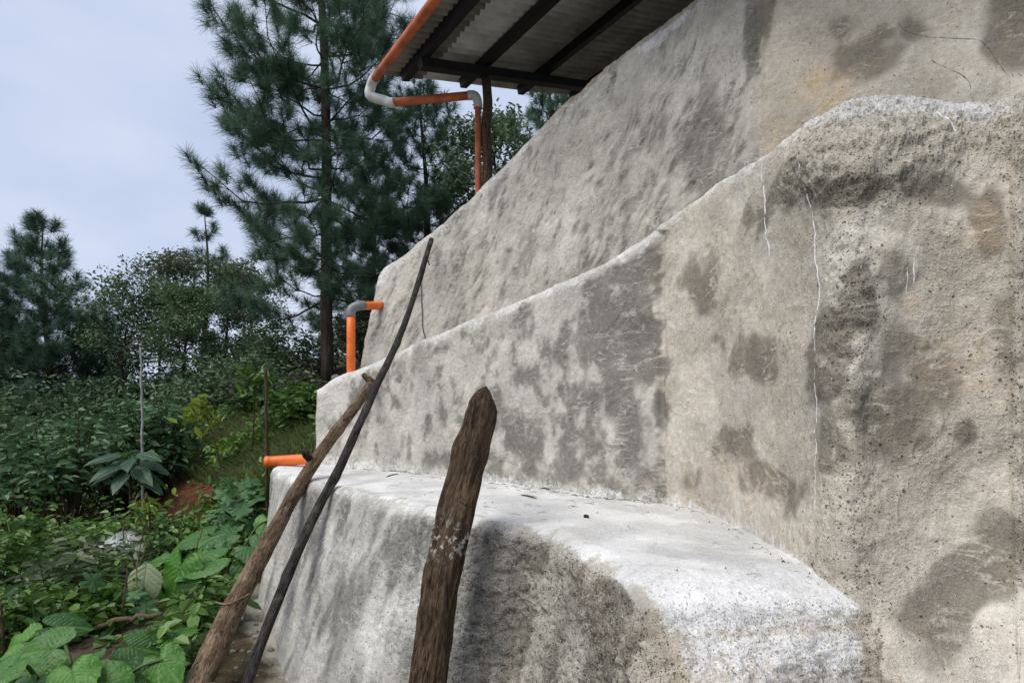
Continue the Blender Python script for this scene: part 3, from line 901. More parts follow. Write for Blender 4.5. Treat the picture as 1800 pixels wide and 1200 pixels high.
# round wooden post, and a steel cleat on its head
def post_at(p_top, zb, r):
    pts = np.array([(p_top[0] + 0.012 * math.sin(k * 1.3), p_top[1], z) for k, z in enumerate(np.linspace(zb, p_top[2], 14))])
    V, F = tube(pts, np.linspace(r * 1.02, r * 0.9, 14), 14, True, 0.08, 5)
    o = part('post', V, F, MAT_HUTPOST, hut, True, {'along': np.concatenate([np.repeat(pts[:, 2], 14), [0, 0]]), 'cu': np.concatenate([np.tile(np.cos(np.linspace(0, 6.283, 14, endpoint=False)), 14) * r, [0, 0]]), 'cv': np.concatenate([np.tile(np.sin(np.linspace(0, 6.283, 14, endpoint=False)), 14) * r, [0, 0]])})
pt = rp(0, 0.02, -0.112)
post_at(pt, terr(pt[0], pt[1]) - 0.25, 0.062)
pt3 = rp(0, 3.4, -0.112)
post_at(pt3, terr(pt3[0], pt3[1]) - 0.25, 0.062)
# gutter, elbows and down pipe
def pipe(parent, name, pts, r, mat, seg=16):
    V, F = tube(pts, r, seg)
    part(name, V, F, mat, parent)
g0, g1 = rp(-4.6, -1.10, 0.06), rp(0.62, -1.10, 0.045)
pipe(hut, 'gutter', np.linspace(g0, g1, 12), 0.048, MAT_ORANGE_DULL)
e_end = P(686, 181, 6.62)
elb = np.array([g1 - ea * 0.02, g1 + ea * 0.06, g1 + ea * 0.12 + np.array((0, 0, -0.04)), g1 + ea * 0.14 + np.array((0.0, 0, -0.13)), e_end + np.array((-0.07, 0.02, 0.035)), e_end, e_end + np.array((0.05, -0.01, -0.001))])
pipe(hut, 'elbow', catmull(elb, 22), 0.055, MAT_WHITE_PVC)
d_top = P(827, 168, 6.60)
pipe(hut, 'drain_pipe', np.linspace(e_end, d_top, 6), 0.046, MAT_ORANGE_DULL)
d_vert = np.array((d_top[0] + 0.085, d_top[1] + 0.03, d_top[2] - 0.11))
pipe(hut, 'elbow', catmull(np.array([d_top - np.array((0.03, 0, 0)), d_top + np.array((0.035, 0, 0.0)), d_top + np.array((0.07, 0, -0.03)), d_vert + np.array((0, 0, 0.03)), d_vert + np.array((0, 0, -0.02))]), 14), 0.052, MAT_WHITE_PVC)
pipe(hut, 'down_pipe', np.linspace(d_vert, np.array((d_vert[0] + 0.005, d_vert[1], terr(d_vert[0], d_vert[1]) - 0.1)), 8), 0.036, MAT_ORANGE_DULL)
w0 = rp(0.30, 1.15, 0.09)
V, F = tube(np.array([w0, w0 + np.array((0.01, 0, -0.2)), w0 + np.array((0.0, 0.01, -0.45)), w0 + np.array((0.02, 0, -0.62))]), 0.004, 5)
part('hanging_wire', V, F, MAT_WIRE, hut)

# ------------------------------------------------------------------ free orange pipes on the steps
dp = thing('upright_drain_pipe', 'bright orange drain pipe with grey elbow standing on the middle step', 'pipe', P(617, 660, 6.62))
a0, a1, a2 = P(617, 672, 6.62), P(617, 552, 6.62), P(632, 537, 6.64)
pipe(dp, 'upright_pipe', np.linspace(a0 - np.array((0, 0, 0.1)), a1, 5), 0.049, MAT_ORANGE)
a3 = P(672, 537, 6.90)
dirh = (a3 - a2) / np.linalg.norm(a3 - a2)
pipe(dp, 'elbow', catmull(np.array([a1 - np.array((0, 0, 0.03)), a1 + np.array((0, 0, 0.03)), a1 * 0.5 + a2 * 0.5 + np.array((-0.022, 0, 0.022)), a2, a2 + dirh * 0.06]), 16), 0.055, MAT_GREY_PVC)
pipe(dp, 'outlet_pipe', np.linspace(a2, a3, 5), 0.049, MAT_ORANGE)
b0, b1 = P(467, 812, 6.02), P(546, 806, 6.04)
lp = thing('stub_drain_pipe', 'orange drain pipe lying on the whitewashed step, its open end sticking out', 'pipe', (b0 + b1) / 2 - np.array((0, 0, 0.06)))
def hollow(parent, name, p0, p1, r, mat):
    V, F = tube(np.linspace(p0, p1, 6), r, 20, False)
    V2, F2 = tube(np.linspace(p0, p1, 6), r * 0.92, 20, False)
    n = len(V)
    j = np.arange(20)
    rim = np.stack([j, (j + 1) % 20, n + (j + 1) % 20, n + j], -1)
    part(name, np.vstack([V, V2]), [np.vstack([F[0], F2[0][:, ::-1] + n, rim])], mat, parent)
hollow(lp, 'pipe', b0 + np.array((0, 0, 0.004)), b1, 0.056, MAT_ORANGE)
hollow(lp, 'socket', b0 - (b1 - b0) * 0.004 + np.array((0, 0, 0.004)), b0 + (b1 - b0) * 0.09, 0.062, MAT_ORANGE)

# ------------------------------------------------------------------ poles leaning on the wall
LOGUV = {}
def log_mesh(pts, rad, n=90, seg=28, lump=0.10, seed=1, knots=()):
    rs = np.random.RandomState(seed)
    C = catmull(np.array(pts), n)
    rt_ = [q[0] for q in rad] if isinstance(rad[0], tuple) else np.linspace(0, 1, len(rad))
    r = np.interp(np.linspace(0, 1, n), rt_, [q[1] for q in rad] if isinstance(rad[0], tuple) else rad)
    V, F = tube(C, r, seg, True)
    ctr = np.vstack([np.repeat(C, seg, axis=0), C[:1], C[-1:]])
    L_ = np.concatenate([[0], np.cumsum(np.linalg.norm(np.diff(C, axis=0), axis=1))])
    along = np.concatenate([np.repeat(L_, seg), [0, L_[-1]]])
    q = V - ctr
    key = np.stack([q[:, 0] * 16, q[:, 1] * 16 + q[:, 2] * 9, along * 1.1], -1)
    k = 1 + lump * ((fbm(key, 1.7, 4, seed) - 0.5) * 2.2 + (fbm(key * np.array((3, 3, 0.5)), 3.5, 3, seed + 3) - 0.5) * 1.3)
    for (al, ang, amp, w) in knots:
        d2 = ((along - al) / w) ** 2
        k += amp * np.exp(-d2) * (0.5 + 0.5 * np.cos(np.concatenate([np.tile(np.linspace(0, 2 * np.pi, seg, endpoint=False), n), [0, 0]]) - ang))
    k[-2:] = 1
    ang_ = np.concatenate([np.tile(np.linspace(0, 2 * np.pi, seg, endpoint=False), n), [0, 0]])
    rr_ = np.concatenate([np.repeat(r, seg), [0, 0]]) * k
    fis = np.abs(fbm(np.stack([np.cos(ang_) * 2.2, np.sin(ang_) * 2.2, along * 0.9], -1), 1.9, 3, seed + 9) - 0.5)
    k = k - np.exp(-(fis / 0.022) ** 2) * lump * 0.55
    LOGUV['cu'], LOGUV['cv'] = np.cos(ang_) * rr_, np.sin(ang_) * rr_
    return ctr + q * k[:, None], F, along, C

# thick pointed post
bx_ = np.array((-0.47, 2.16, terr(-0.47, 2.16) - 0.12))
tip = P(848, 679, 2.78)
pts = [bx_ + (tip - bx_) * t + np.array((0.016 * math.sin(t * 8), 0.008 * math.cos(t * 6), 0)) for t in np.linspace(0, 1, 9)]
V, F, al, C = log_mesh(pts, [(0, 0.084), (0.3, 0.082), (0.6, 0.080), (0.8, 0.077), (0.9, 0.073), (0.935, 0.069), (0.955, 0.056), (0.975, 0.034), (0.99, 0.018), (1, 0.008)], 240, 56, 0.27, 4, [(1.15, 1.0, 0.10, 0.05), (1.72, 2.5, 0.15, 0.06)])
lich = np.exp(-((al - 1.28) / 0.07) ** 2) * 0.95
post = thing('pointed_post', 'thick dark weathered timber post with hewn point leaning on the whitewashed step', 'post', bx_ + np.array((0, 0, 0.1)))
part('shaft', V, F, MAT_POST, post, True, {'along': al, 'lichen': lich, **LOGUV})

# forked pole
fp = [(300, 1290, 3.06), (360, 1175, 3.46), (402, 1085, 3.75), (446, 1000, 4.05), (490, 920, 4.38), (525, 855, 4.62), (568, 790, 4.92), (620, 720, 5.48), (655, 671, 5.98)]
fp = [P(*a) for a in fp]
fp[0][2] = terr(fp[0][0], fp[0][1]) - 0.1
pole = thing('forked_pole', 'long brown debarked pole with side stub and forked tip leaning on the wall', 'pole', fp[0] + np.array((0, 0, 0.1)))
V, F, al, C = log_mesh(fp, [0.088, 0.084, 0.078, 0.072, 0.067, 0.062, 0.057, 0.053, 0.051, 0.050, 0.049, 0.046], 170, 28, 0.19, 12, [(2.0, 0.6, 0.2, 0.08), (1.5, 3.0, 0.2, 0.07), (2.75, 2.0, 0.15, 0.06)])
part('shaft', V, F, MAT_FORK, pole, True, {'along': al, 'lichen': al * 0, **LOGUV})
s0 = P(548, 812, 4.80)
V, F, al, _ = log_mesh([s0 + np.array((0.03, 0, -0.04)), s0 + np.array((-0.01, -0.02, 0.03)), P(537, 799, 4.74), P(535, 792, 4.72)], [0.040, 0.034, 0.030, 0.024], 24, 16, 0.15, 6)
part('branch_stub', V, F, MAT_DARKPOLE, pole, True, {'along': al, 'lichen': al * 0, **LOGUV})
s1 = P(652, 673, 5.94)
V, F, al, _ = log_mesh([s1 + np.array((0.0, 0, -0.05)), P(649, 668, 5.93), P(642, 662, 5.90), P(638, 657, 5.88)], [0.05, 0.04, 0.03, 0.02], 20, 14, 0.15, 7)
part('fork_prong', V, F, MAT_FORK, pole, True, {'along': al, 'lichen': al * 0, **LOGUV})
V, F = tube(catmull(np.array([C[52] + np.array((0.1, -0.06, 0.03)), C[50] + np.array((0.0, -0.12, 0.01)), C[50] + np.array((-0.11, -0.06, 0.0)), C[50] + np.array((-0.14, -0.03, -0.01))]), 14), 0.006, 6)
part('tied_fibre', V, F, MAT_DEAD, pole)
# thin dark pole
tp = [(421, 1235, 3.26), (437, 1190, 3.34), (500, 1025, 3.73), (550, 910, 4.05), (600, 815, 4.34), (640, 728, 4.68), (663, 674, 4.90), (689, 621, 5.13), (723, 536, 5.58), (758, 421, 6.30)]
tp = [P(*a) for a in tp]
tp[0][2] = terr(tp[0][0], tp[0][1]) - 0.08
thin = thing('dark_thin_pole', 'slender blackish bark-covered pole leaning up against the highest tier', 'pole', tp[0] + np.array((0, 0, 0.08)))
V, F, al, C = log_mesh(tp, [0.030, 0.031, 0.032, 0.033, 0.034, 0.034, 0.033, 0.033, 0.032, 0.031, 0.029, 0.026], 190, 18, 0.20, 19, [(0.9, 1, 0.25, 0.04), (1.7, 4, 0.25, 0.04), (2.6, 2, 0.3, 0.04), (3.2, 5, 0.25, 0.05)])
part('shaft', V, F, MAT_DARKPOLE, thin, True, {'along': al, 'lichen': al * 0, **LOGUV})
V, F = tube(np.array([C[-10], C[-9] + np.array((0.03, -0.01, -0.02)), C[-9] + np.array((0.045, -0.01, -0.07))]), [0.014, 0.010, 0.005], 7)
part('twig_stub', V, F, MAT_DARKPOLE, thin, True, {'along': np.zeros(len(V)), 'lichen': np.zeros(len(V))})

# wire hanging down the face of the upper tier
wp = [(744, 478), (743, 500), (744, 530), (747, 552), (746, 575), (749, 592), (753, 601)]
wp = [on_wall('upper_tier', a, b, 0.015) for a, b in wp]
wp = np.array([w for w in wp if w is not None])
V, F = tube(catmull(wp, 30), 0.0055, 6)
single('loose_wire', V, F, MAT_WIRE, 'thin dark wire hanging down the highest tier beside the slender pole', 'wire')

# ------------------------------------------------------------------ leaves
def leaf_array(Cn, D, N, Ln, Wd, fold=0.18, droop=0.12, rs=None, var=None):
    """each leaf: base, left, tip, right, 2 triangles folded on the midrib"""
    D = D / (np.linalg.norm(D, axis=1)[:, None] + 1e-9)
    S = np.cross(N, D)
    S /= np.linalg.norm(S, axis=1)[:, None] + 1e-9
    U = np.cross(D, S)
    Ln, Wd = Ln[:, None], Wd[:, None]
    dn = np.array((0, 0, 1.0)) * Ln * droop
    q1, q2 = Cn + D * Ln * 0.26 - dn * 0.07, Cn + D * Ln * 0.66 - dn * 0.44
    w1, w2 = S * Wd * 0.44 + U * Wd * fold, S * Wd * 0.40 + U * Wd * fold * 0.9
    m1, m2 = -S * Wd * 0.44 + U * Wd * fold, -S * Wd * 0.40 + U * Wd * fold * 0.9
    tip = Cn + D * Ln - dn
    n = len(Cn)
    V = np.stack([Cn, q1 + w1, q2 + w2, tip, q2 + m2, q1 + m1], 1).reshape(-1, 3)
    b = np.arange(n)[:, None] * 6
    F = np.vstack([b + np.array((0, 3, 2, 1)), b + np.array((0, 5, 4, 3))])
    return V, F, np.repeat(var if var is not None else np.full(n, 0.5), 6)

def rand_dirs(rs, n, up=0.3):
    d = rs.normal(0, 1, (n, 3))
    d[:, 2] = d[:, 2] * 0.6 + up
    return d / np.linalg.norm(d, axis=1)[:, None]

def needles(rs, Ct, Dt, per, ln, w):
    n = len(Ct) * per
    C = np.repeat(Ct, per, axis=0)
    D = np.repeat(Dt, per, axis=0)
    r = rs.normal(0, 1, (n, 3))
    r -= D * np.sum(r * D, axis=1)[:, None]
    r /= np.linalg.norm(r, axis=1)[:, None] + 1e-9
    a = np.radians(rs.uniform(12, 92, n))[:, None]
    d = D * np.cos(a) + r * np.sin(a)
    b = C - D * (rs.rand(n, 1) * ln * 0.75)
    l = ln * rs.uniform(0.7, 1.15, (n, 1))
    tip = b + d * l
    tip[:, 2] -= (l[:, 0] * rs.uniform(0.02, 0.34, n)) * (1 - np.abs(d[:, 2]) * 0.5)
    s = np.cross(d, rs.normal(0, 1, (n, 3)))
    s /= np.linalg.norm(s, axis=1)[:, None] + 1e-9
    V = np.stack([b + s * w / 2, b - s * w / 2, tip - s * w * 0.18, tip + s * w * 0.18], 1).reshape(-1, 3)
    F = np.arange(n * 4).reshape(-1, 4)
    var = np.repeat(np.repeat(rs.uniform(0.15, 0.85, len(Ct)), per) + rs.normal(0, 0.12, n), 4)
    return V, F, var

def pine(name, label, base, H, r0, crown0, Lmax, seed, per, ln, w, mat, lean=(0, 0), whorl=0.62, taper=1.0, nb=5, side=None, group=None, power=1.6, gap=0.34, split=False):
    rs = np.random.RandomState(seed)
    base = np.array(base, float)
    t = thing(name, label, 'tree', base, group)
    tt = np.linspace(0, 1, 22)
    tr = base[None, :] + np.stack([lean[0] * H * tt + 0.10 * np.sin(tt * 7 + seed), lean[1] * H * tt + 0.08 * np.sin(tt * 5), H * tt - 0.15], -1)
    rt = r0 * ((1 - tt) ** 0.85 * 0.92 + 0.06)
    V, F = tube(tr, rt, 14, True, 0.06, seed)
    part('trunk', V, F, MAT_BARK, t)
    bb = Bag(); TC, TD = [], []
    z = crown0
    while z < H - 0.25:
        f = z / H
        fc = (z - crown0) / max(H - crown0, 1e-3)
        m = nb + rs.randint(-1, 2)
        a0 = rs.rand() * 6.283
        for k in range(m):
            a = a0 + k * 6.283 / m + rs.normal(0, 0.25)
            L_ = Lmax * (1 - fc ** power * 0.9) * (0.62 + 0.5 * rs.rand()) * taper
            if fc < 0.12:
                L_ *= 0.75
            if side is not None:
                L_ *= 1 + side[1] * math.cos(a - side[0])
            zz = z + rs.normal(0, 0.10)
            p0 = np.array([np.interp(zz / H, tt, tr[:, c]) for c in range(3)])
            el = R(8 + 38 * fc + rs.normal(0, 8))
            d = np.array((math.cos(a) * math.cos(el), math.sin(a) * math.cos(el), math.sin(el)))
            u = np.linspace(0, 1, 7)
            sag = -0.16 * np.sin(u * np.pi * 0.85) + 0.22 * u ** 3
            br = p0 + d * (L_ * u)[:, None] + np.array((0, 0, 1.0)) * (L_ * sag)[:, None]
            br[1:] += rs.normal(0, 0.02 * L_, (6, 3))
            rb = max(0.012, r0 * 0.24 * (L_ / Lmax)) * (1 - 0.8 * u)
            V, F = tube(br, rb, 5, False); bb.add(V, F)
            bd = br[-1] - br[-2]; bd /= np.linalg.norm(bd)
            TC.append(br[-1]); TD.append(bd * 0.7 + np.array((0, 0, 0.7)))
            ns = max(3, int(L_ / gap))
            for q in range(ns):
                uu = 0.26 + 0.72 * (q + rs.rand() * 0.6) / ns
                ps = np.array([np.interp(uu, u, br[:, c]) for c in range(3)])
                sg = 1 if q % 2 else -1
                aa = a + sg * R(rs.uniform(25, 70))
                ls = L_ * (0.16 + 0.30 * (1 - uu)) * rs.uniform(0.7, 1.25) + 0.12
                e2 = el * 0.5 + R(rs.uniform(0, 30))
                d2 = np.array((math.cos(aa) * math.cos(e2), math.sin(aa) * math.cos(e2), math.sin(e2)))
                pe = ps + d2 * ls
                pm = (ps + pe) / 2 - np.array((0, 0, 0.05 * ls))
                V, F = tube(np.array([ps, pm, pe]), [0.011, 0.008, 0.005], 4, False); bb.add(V, F)
                TC.append(pe); TD.append(d2 * 0.65 + np.array((0, 0, 0.75)))
                if ls > 0.42:
                    TC.append(pm); TD.append(d2 * 0.6 + rs.normal(0, 0.45, 3) + np.array((0, 0, 0.6)))
                if ls > 0.75:
                    for _ in range(2):
                        d3 = d2 + rs.normal(0, 0.6, 3); d3 /= np.linalg.norm(d3)
                        pq = ps + d2 * ls * rs.uniform(0.4, 0.8)
                        pe2 = pq + d3 * ls * 0.4
                        V, F = tube(np.array([pq, pe2]), [0.007, 0.004], 4, False); bb.add(V, F)
                        TC.append(pe2); TD.append(d3 * 0.6 + np.array((0, 0, 0.7)))
            if split and bb.n:
                V, F, A = bb.out(); part('bough', V, F, MAT_BARK, t); bb = Bag()
        z += whorl * rs.uniform(0.75, 1.3)
    TC.append(tr[-1]); TD.append(np.array((0, 0, 1.0)))
    TC, TD = np.array(TC), np.array(TD)
    TD /= np.linalg.norm(TD, axis=1)[:, None]
    if bb.n:
        V, F, A = bb.out(); part('limbs', V, F, MAT_BARK, t, kind='stuff')
    V, F, var = needles(rs, TC, TD, per, ln, w)
    part('crown', V, F, mat, t, False, {'var': var}, 'stuff')
    return t

def broad_tree(name, label, base, H, crown_r, seed, mat, leaf=0.13, nleaf=45, trunk_r=0.09, crown0=0.35, cat='tree', bark=MAT_TWIG, group=None, levels=3, lean=(0, 0), flat=1.0, aspect=0.45):
    rs = np.random.RandomState(seed)
    base = np.array(base, float)
    t = thing(name, label, cat, base, group)
    tt = np.linspace(0, 1, 10)
    tr = base + np.stack([lean[0] * H * tt + 0.03 * H * np.sin(tt * 5 + seed), lean[1] * H * tt + 0.03 * H * np.sin(tt * 4 + seed * 2), H * 0.86 * tt - 0.08], -1)
    V, F = tube(tr, trunk_r * (1 - 0.8 * tt), 9, True, 0.08, seed)
    part('trunk', V, F, bark, t)
    bb = Bag(); ends = []
    nl = max(8, int(H * 3.2))
    for k in range(nl):
        f = crown0 + (1 - crown0) * (k + rs.rand()) / nl
        p0 = np.array([np.interp(f, tt, tr[:, c]) for c in range(3)])
        a = k * 2.4 + rs.normal(0, 0.4)
        env = math.sin(np.pi * min(1, 0.22 + 0.72 * (f - crown0) / (1 - crown0))) ** 0.8
        L_ = crown_r * env * rs.uniform(0.55, 1.2)
        el = R(rs.uniform(5, 55)) * flat
        d = np.array((math.cos(a) * math.cos(el), math.sin(a) * math.cos(el), math.sin(el)))
        pts = np.array([p0, p0 + d * L_ * 0.5 + rs.normal(0, 0.05 * L_, 3), p0 + d * L_ + np.array((0, 0, 0.08 * L_))])
        V, F = tube(pts, [trunk_r * 0.36, trunk_r * 0.22, trunk_r * 0.07], 5, False); bb.add(V, F)
        ends.append(pts[-1])
        for q in range(levels + 1):
            uu = rs.uniform(0.3, 1.0)
            ps = pts[0] + (pts[-1] - pts[0]) * uu
            d2 = d * 0.5 + rs.normal(0, 0.6, 3); d2[2] = abs(d2[2]) * 0.7; d2 /= np.linalg.norm(d2)
            pe = ps + d2 * L_ * rs.uniform(0.25, 0.6)
            V, F = tube(np.array([ps, pe]), [trunk_r * 0.13, trunk_r * 0.04], 4, False); bb.add(V, F)
            ends.append(pe)
            ends.append((ps + pe) / 2)
    V, F, A = bb.out(); part('limbs', V, F, bark, t, kind='stuff')
    ends = np.array(ends)
    n = len(ends) * nleaf
    ctr = np.repeat(ends, nleaf, axis=0)
    keep = np.repeat(rs.rand(len(ends)), nleaf)
    C = ctr + np.clip(rs.normal(0, 1, (n, 3)), -1.5, 1.5) * crown_r * 0.12
    D = rand_dirs(rs, n, -0.05)
    N = rand_dirs(rs, n, 1.0)
    l = leaf * rs.uniform(0.6, 1.3, n)
    var = np.clip(keep * 0.7 + rs.normal(0.15, 0.18, n), 0, 1)
    V, F, va = leaf_array(C, D, N, l, l * aspect, var=var)
    part('crown', V, F, mat, t, False, {'var': va}, 'stuff')
    return t

def on_ground(px, d):
    x = (px - 900) / 1000 * d
    return np.array((x, d, terr(x, d)))

# --- pines
pine('pine_tree', 'tall slender long-needled pine with bare lower trunk, rising above the shelter roof', on_ground(583, 14.6), 19.5, 0.165, 2.3, 3.2, 11, 150, 0.34, 0.0075, MAT_NEEDLE, lean=(-0.036, 0), whorl=0.78, nb=5, side=(R(175), 0.10), gap=0.37, split=True)
pine('pine_tree', 'bushy young pine with crowded crown between the tall pine and the shelter post', on_ground(745, 16.5), 7.9, 0.14, 0.6, 3.3, 23, 120, 0.28, 0.009, MAT_NEEDLE, whorl=0.6, gap=0.32)
pine('pine_tree', 'rounded young pine partly hidden behind the bare lower trunk of the tall pine', on_ground(652, 19.0), 7.4, 0.14, 0.6, 3.0, 29, 100, 0.29, 0.010, MAT_NEEDLE_FAR, whorl=0.62, gap=0.36)
pine('pine_tree', 'broad dark pine with tiered bluish tufts behind the glossy shrubs', on_ground(80, 21), 9.1, 0.15, 0.8, 4.3, 37, 110, 0.34, 0.012, MAT_NEEDLE_FAR, whorl=0.62, nb=6, power=1.0, gap=0.36)
pine('pine_tree', 'dark pine cut off by the picture edge beside the broad tiered pine', on_ground(-55, 20), 8.8, 0.15, 0.6, 3.6, 41, 100, 0.34, 0.012, MAT_NEEDLE_FAR, whorl=0.62, nb=6, power=1.1, gap=0.36)
pine('pine_tree', 'slim far pine with round tufts rising over the thin-leaved trees', on_ground(362, 24), 8.0, 0.13, 2.2, 1.6, 47, 80, 0.33, 0.013, MAT_NEEDLE_FAR, whorl=1.0, nb=4, gap=0.45)
pine('pine_tree', 'dark conifer tip showing between shelter roof and wall crest', on_ground(962, 19), 9.4, 0.16, 2.0, 2.0, 53, 100, 0.28, 0.011, MAT_NEEDLE_FAR, whorl=0.6)
# --- thin broadleaf trees in the middle distance
broad_tree('leafy_tree', 'broadleaf tree with rounded olive crown seen beside the shelter post', on_ground(862, 15.0), 6.1, 1.7, 61, MAT_OAK, 0.13, 40, 0.10)
TG = 'thin trees beyond the shrubs'
for (px, d, H, cr, seed, mat, lab) in [
    (225, 20, 5.6, 1.8, 71, MAT_OAK, 'thin tree with drooping dark leaf clusters next to the broad tiered pine'),
    (285, 22, 6.3, 1.8, 72, MAT_OLIVE, 'thin airy tree with feathery brownish-green top'),
    (325, 19, 4.6, 1.6, 73, MAT_OAK, 'small-leaved grey-green tree with fork above the pale stem'),
    (395, 21, 5.2, 1.6, 74, MAT_OLIVE, 'sparse brownish tree standing just left of the tall pine crown'),
    (435, 23, 4.9, 1.6, 75, MAT_OAK, 'loose dull green tree behind the tall pine lower boughs'),
    (175, 24, 5.0, 1.6, 76, MAT_OAK, 'dull green tree in the gap right of the tiered pine')]:
    broad_tree('thin_tree', lab, on_ground(px, d), H, cr, seed, mat, 0.13, 38, 0.065, 0.36, group=TG, levels=3)

# --- shrubs
def shrub(name, label, base, H, Rr, seed, mat, leaf, n_stem, per, aspect=0.45, cat='shrub', stem=MAT_STEMB, group=None, up=0.25, rstem=0.014, droop=0.2, low=0.30):
    rs = np.random.RandomState(seed)
    base = np.array(base, float)
    t = thing(name, label, cat, base, group)
    bb = Bag(); C, D, var = [], [], []
    for k in range(n_stem):
        a = k * 2.4 + rs.rand()
        rr_ = Rr * math.sqrt(rs.rand()) * 1.0
        hh = H * rs.uniform(0.55, 1.05) * (1 - 0.35 * (rr_ / Rr) ** 2)
        e = base + np.array((math.cos(a) * rr_, math.sin(a) * rr_, hh))
        s_ = base + np.array((math.cos(a) * 0.08 * Rr, math.sin(a) * 0.08 * Rr, -0.05))
        m = (s_ + e) / 2 + np.array((math.cos(a), math.sin(a), 0)) * (-0.06) + rs.normal(0, 0.05 * H, 3)
        pts = catmull(np.array([s_, m, e]), 8)
        V, F = tube(pts, rstem * np.linspace(1, 0.3, 8), 5, False); bb.add(V, F)
        v0 = rs.uniform(0.1, 0.9)
        for q in range(per):
            u = rs.uniform(low, 1.0) ** 0.8
            p = np.array([np.interp(u, np.linspace(0, 1, 8), pts[:, c]) for c in range(3)])
            an = rs.rand() * 6.283
            off = np.array((math.cos(an), math.sin(an), rs.uniform(-0.2, 0.5)))
            C.append(p + off * rs.rand() * Rr * 0.26)
            D.append(off + np.array((0, 0, -0.15)))
            var.append(np.clip(v0 * 0.6 + rs.normal(0.2, 0.2), 0, 1))
    V, F, A = bb.out(); part('stems', V, F, stem, t, kind='stuff')
    C, D, var = np.array(C), np.array(D), np.array(var)
    n = len(C)
    l = leaf * rs.uniform(0.55, 1.25, n)
    V, F, va = leaf_array(C, D, rand_dirs(rs, n, 1.2), l, l * aspect, droop=droop, var=var)
    part('foliage', V, F, mat, t, False, {'var': va}, 'stuff')
    return t
SG = 'glossy dark shrubs on the slope'
for (px, d, H, Rr, seed, lab) in [
    (25, 9.6, 2.0, 1.05, 81, 'glossy dark green shrub at the foot of the dark pine'),
    (120, 9.3, 2.0, 1.00, 82, 'glossy dark shrub with bare forked stems left of the broad-leaved plant'),
    (205, 10.4, 2.1, 1.00, 83, 'tall glossy shrub right behind the broad-leaved plant'),
    (275, 10.9, 2.3, 0.85, 84, 'glossy shrub with silvery upright top beside the pale stem')]:
    shrub('glossy_shrub', lab, on_ground(px, d), H, Rr, seed, MAT_COFFEE, 0.18, 36, 36, 0.48, group=SG, rstem=0.020, low=0.50)
for (px, d, H, Rr, seed, mat, leaf, lab) in [
    (520, 12.9, 1.0, 0.6, 91, MAT_OLIVE, 0.15, 'leafy green bush below the tall pine trunk'),
    (535, 10.6, 0.95, 0.5, 92, MAT_WEED, 0.15, 'bright green bush tucked against the end of the wall'),
    (452, 13.5, 1.5, 0.85, 93, MAT_OLIVE, 0.13, 'olive bush left of the tall pine base'),
    (640, 15.5, 2.0, 1.1, 94, MAT_OLIVE, 0.13, 'yellowish olive bush behind the upright orange pipe'),
    (560, 16.8, 1.8, 1.2, 95, MAT_OAK, 0.13, 'dull dark bush behind the tall pine trunk'),
    (395, 15.5, 1.6, 1.0, 96, MAT_OAK, 0.13, 'dull bush above the grassy bank'),
    (330, 14.5, 1.5, 1.0, 97, MAT_OAK, 0.13, 'dark bush right behind the pale stem'),
    (490, 17.0, 2.2, 1.1, 98, MAT_OAK, 0.14, 'tall dull bush between tall pine and olive bush')]:
    shrub('bush', lab, on_ground(px, d), H, Rr, seed, mat, leaf, 34, 46, 0.5, cat='bush')
WD = [(70, 5.4, 'tangled leafy weed beside the soft-leaved elephant-ear plant'), (130, 6.4, 'tall leafy weed below the glossy shrub with forked stems'), (175, 4.6, 'leafy weed behind the near elephant-ear leaves'),
      (205, 5.6, 'leafy weed left of the pale withered leaf'), (285, 6.6, 'leafy weed between red soil and grey plastic sheet'), (330, 7.6, 'leafy weed at the foot of the red soil bank'), (30, 4.3, 'bushy weed near the dark stalk'), (380, 8.4, 'leafy weed on top of the red soil bank'),
      (110, 7.6, 'tall weed in front of the glossy shrubs'), (150, 5.0, 'spreading weed around the dry upright stalk'), (350, 4.4, 'small weed behind the forked pole foot'), (430, 8.6, 'leafy weed left of the stake'),
      (50, 7.0, 'leggy weed with small leaves beneath the dark glossy shrub'), (90, 4.9, 'leggy weed between the soft-leaved plant and the near leaves'), (265, 7.6, 'leggy weed below the red soil'), (190, 7.4, 'leggy weed behind the grey plastic sheet'), (5, 5.2, 'leggy weed at the left edge of the slope')]
for i, (px, d, lab) in enumerate(WD):
    shrub('weed_plant', lab, on_ground(px, d), ([0.55, 0.8, 0.4, 0.65, 0.5, 0.6] if i < 12 else [0.95, 0.75, 0.7, 0.85, 0.9, 0.8])[i % 6], [0.3, 0.35, 0.3, 0.4][i % 4], 300 + i, [MAT_WEED, MAT_WEED, MAT_BRIGHT, MAT_OLIVE, MAT_WEED][i % 5], [0.10, 0.13, 0.08][i % 3], 12, 22, [0.6, 0.45, 0.75][i % 3], cat='plant', stem=MAT_STEM, group='leafy weeds on the slope', rstem=0.007)
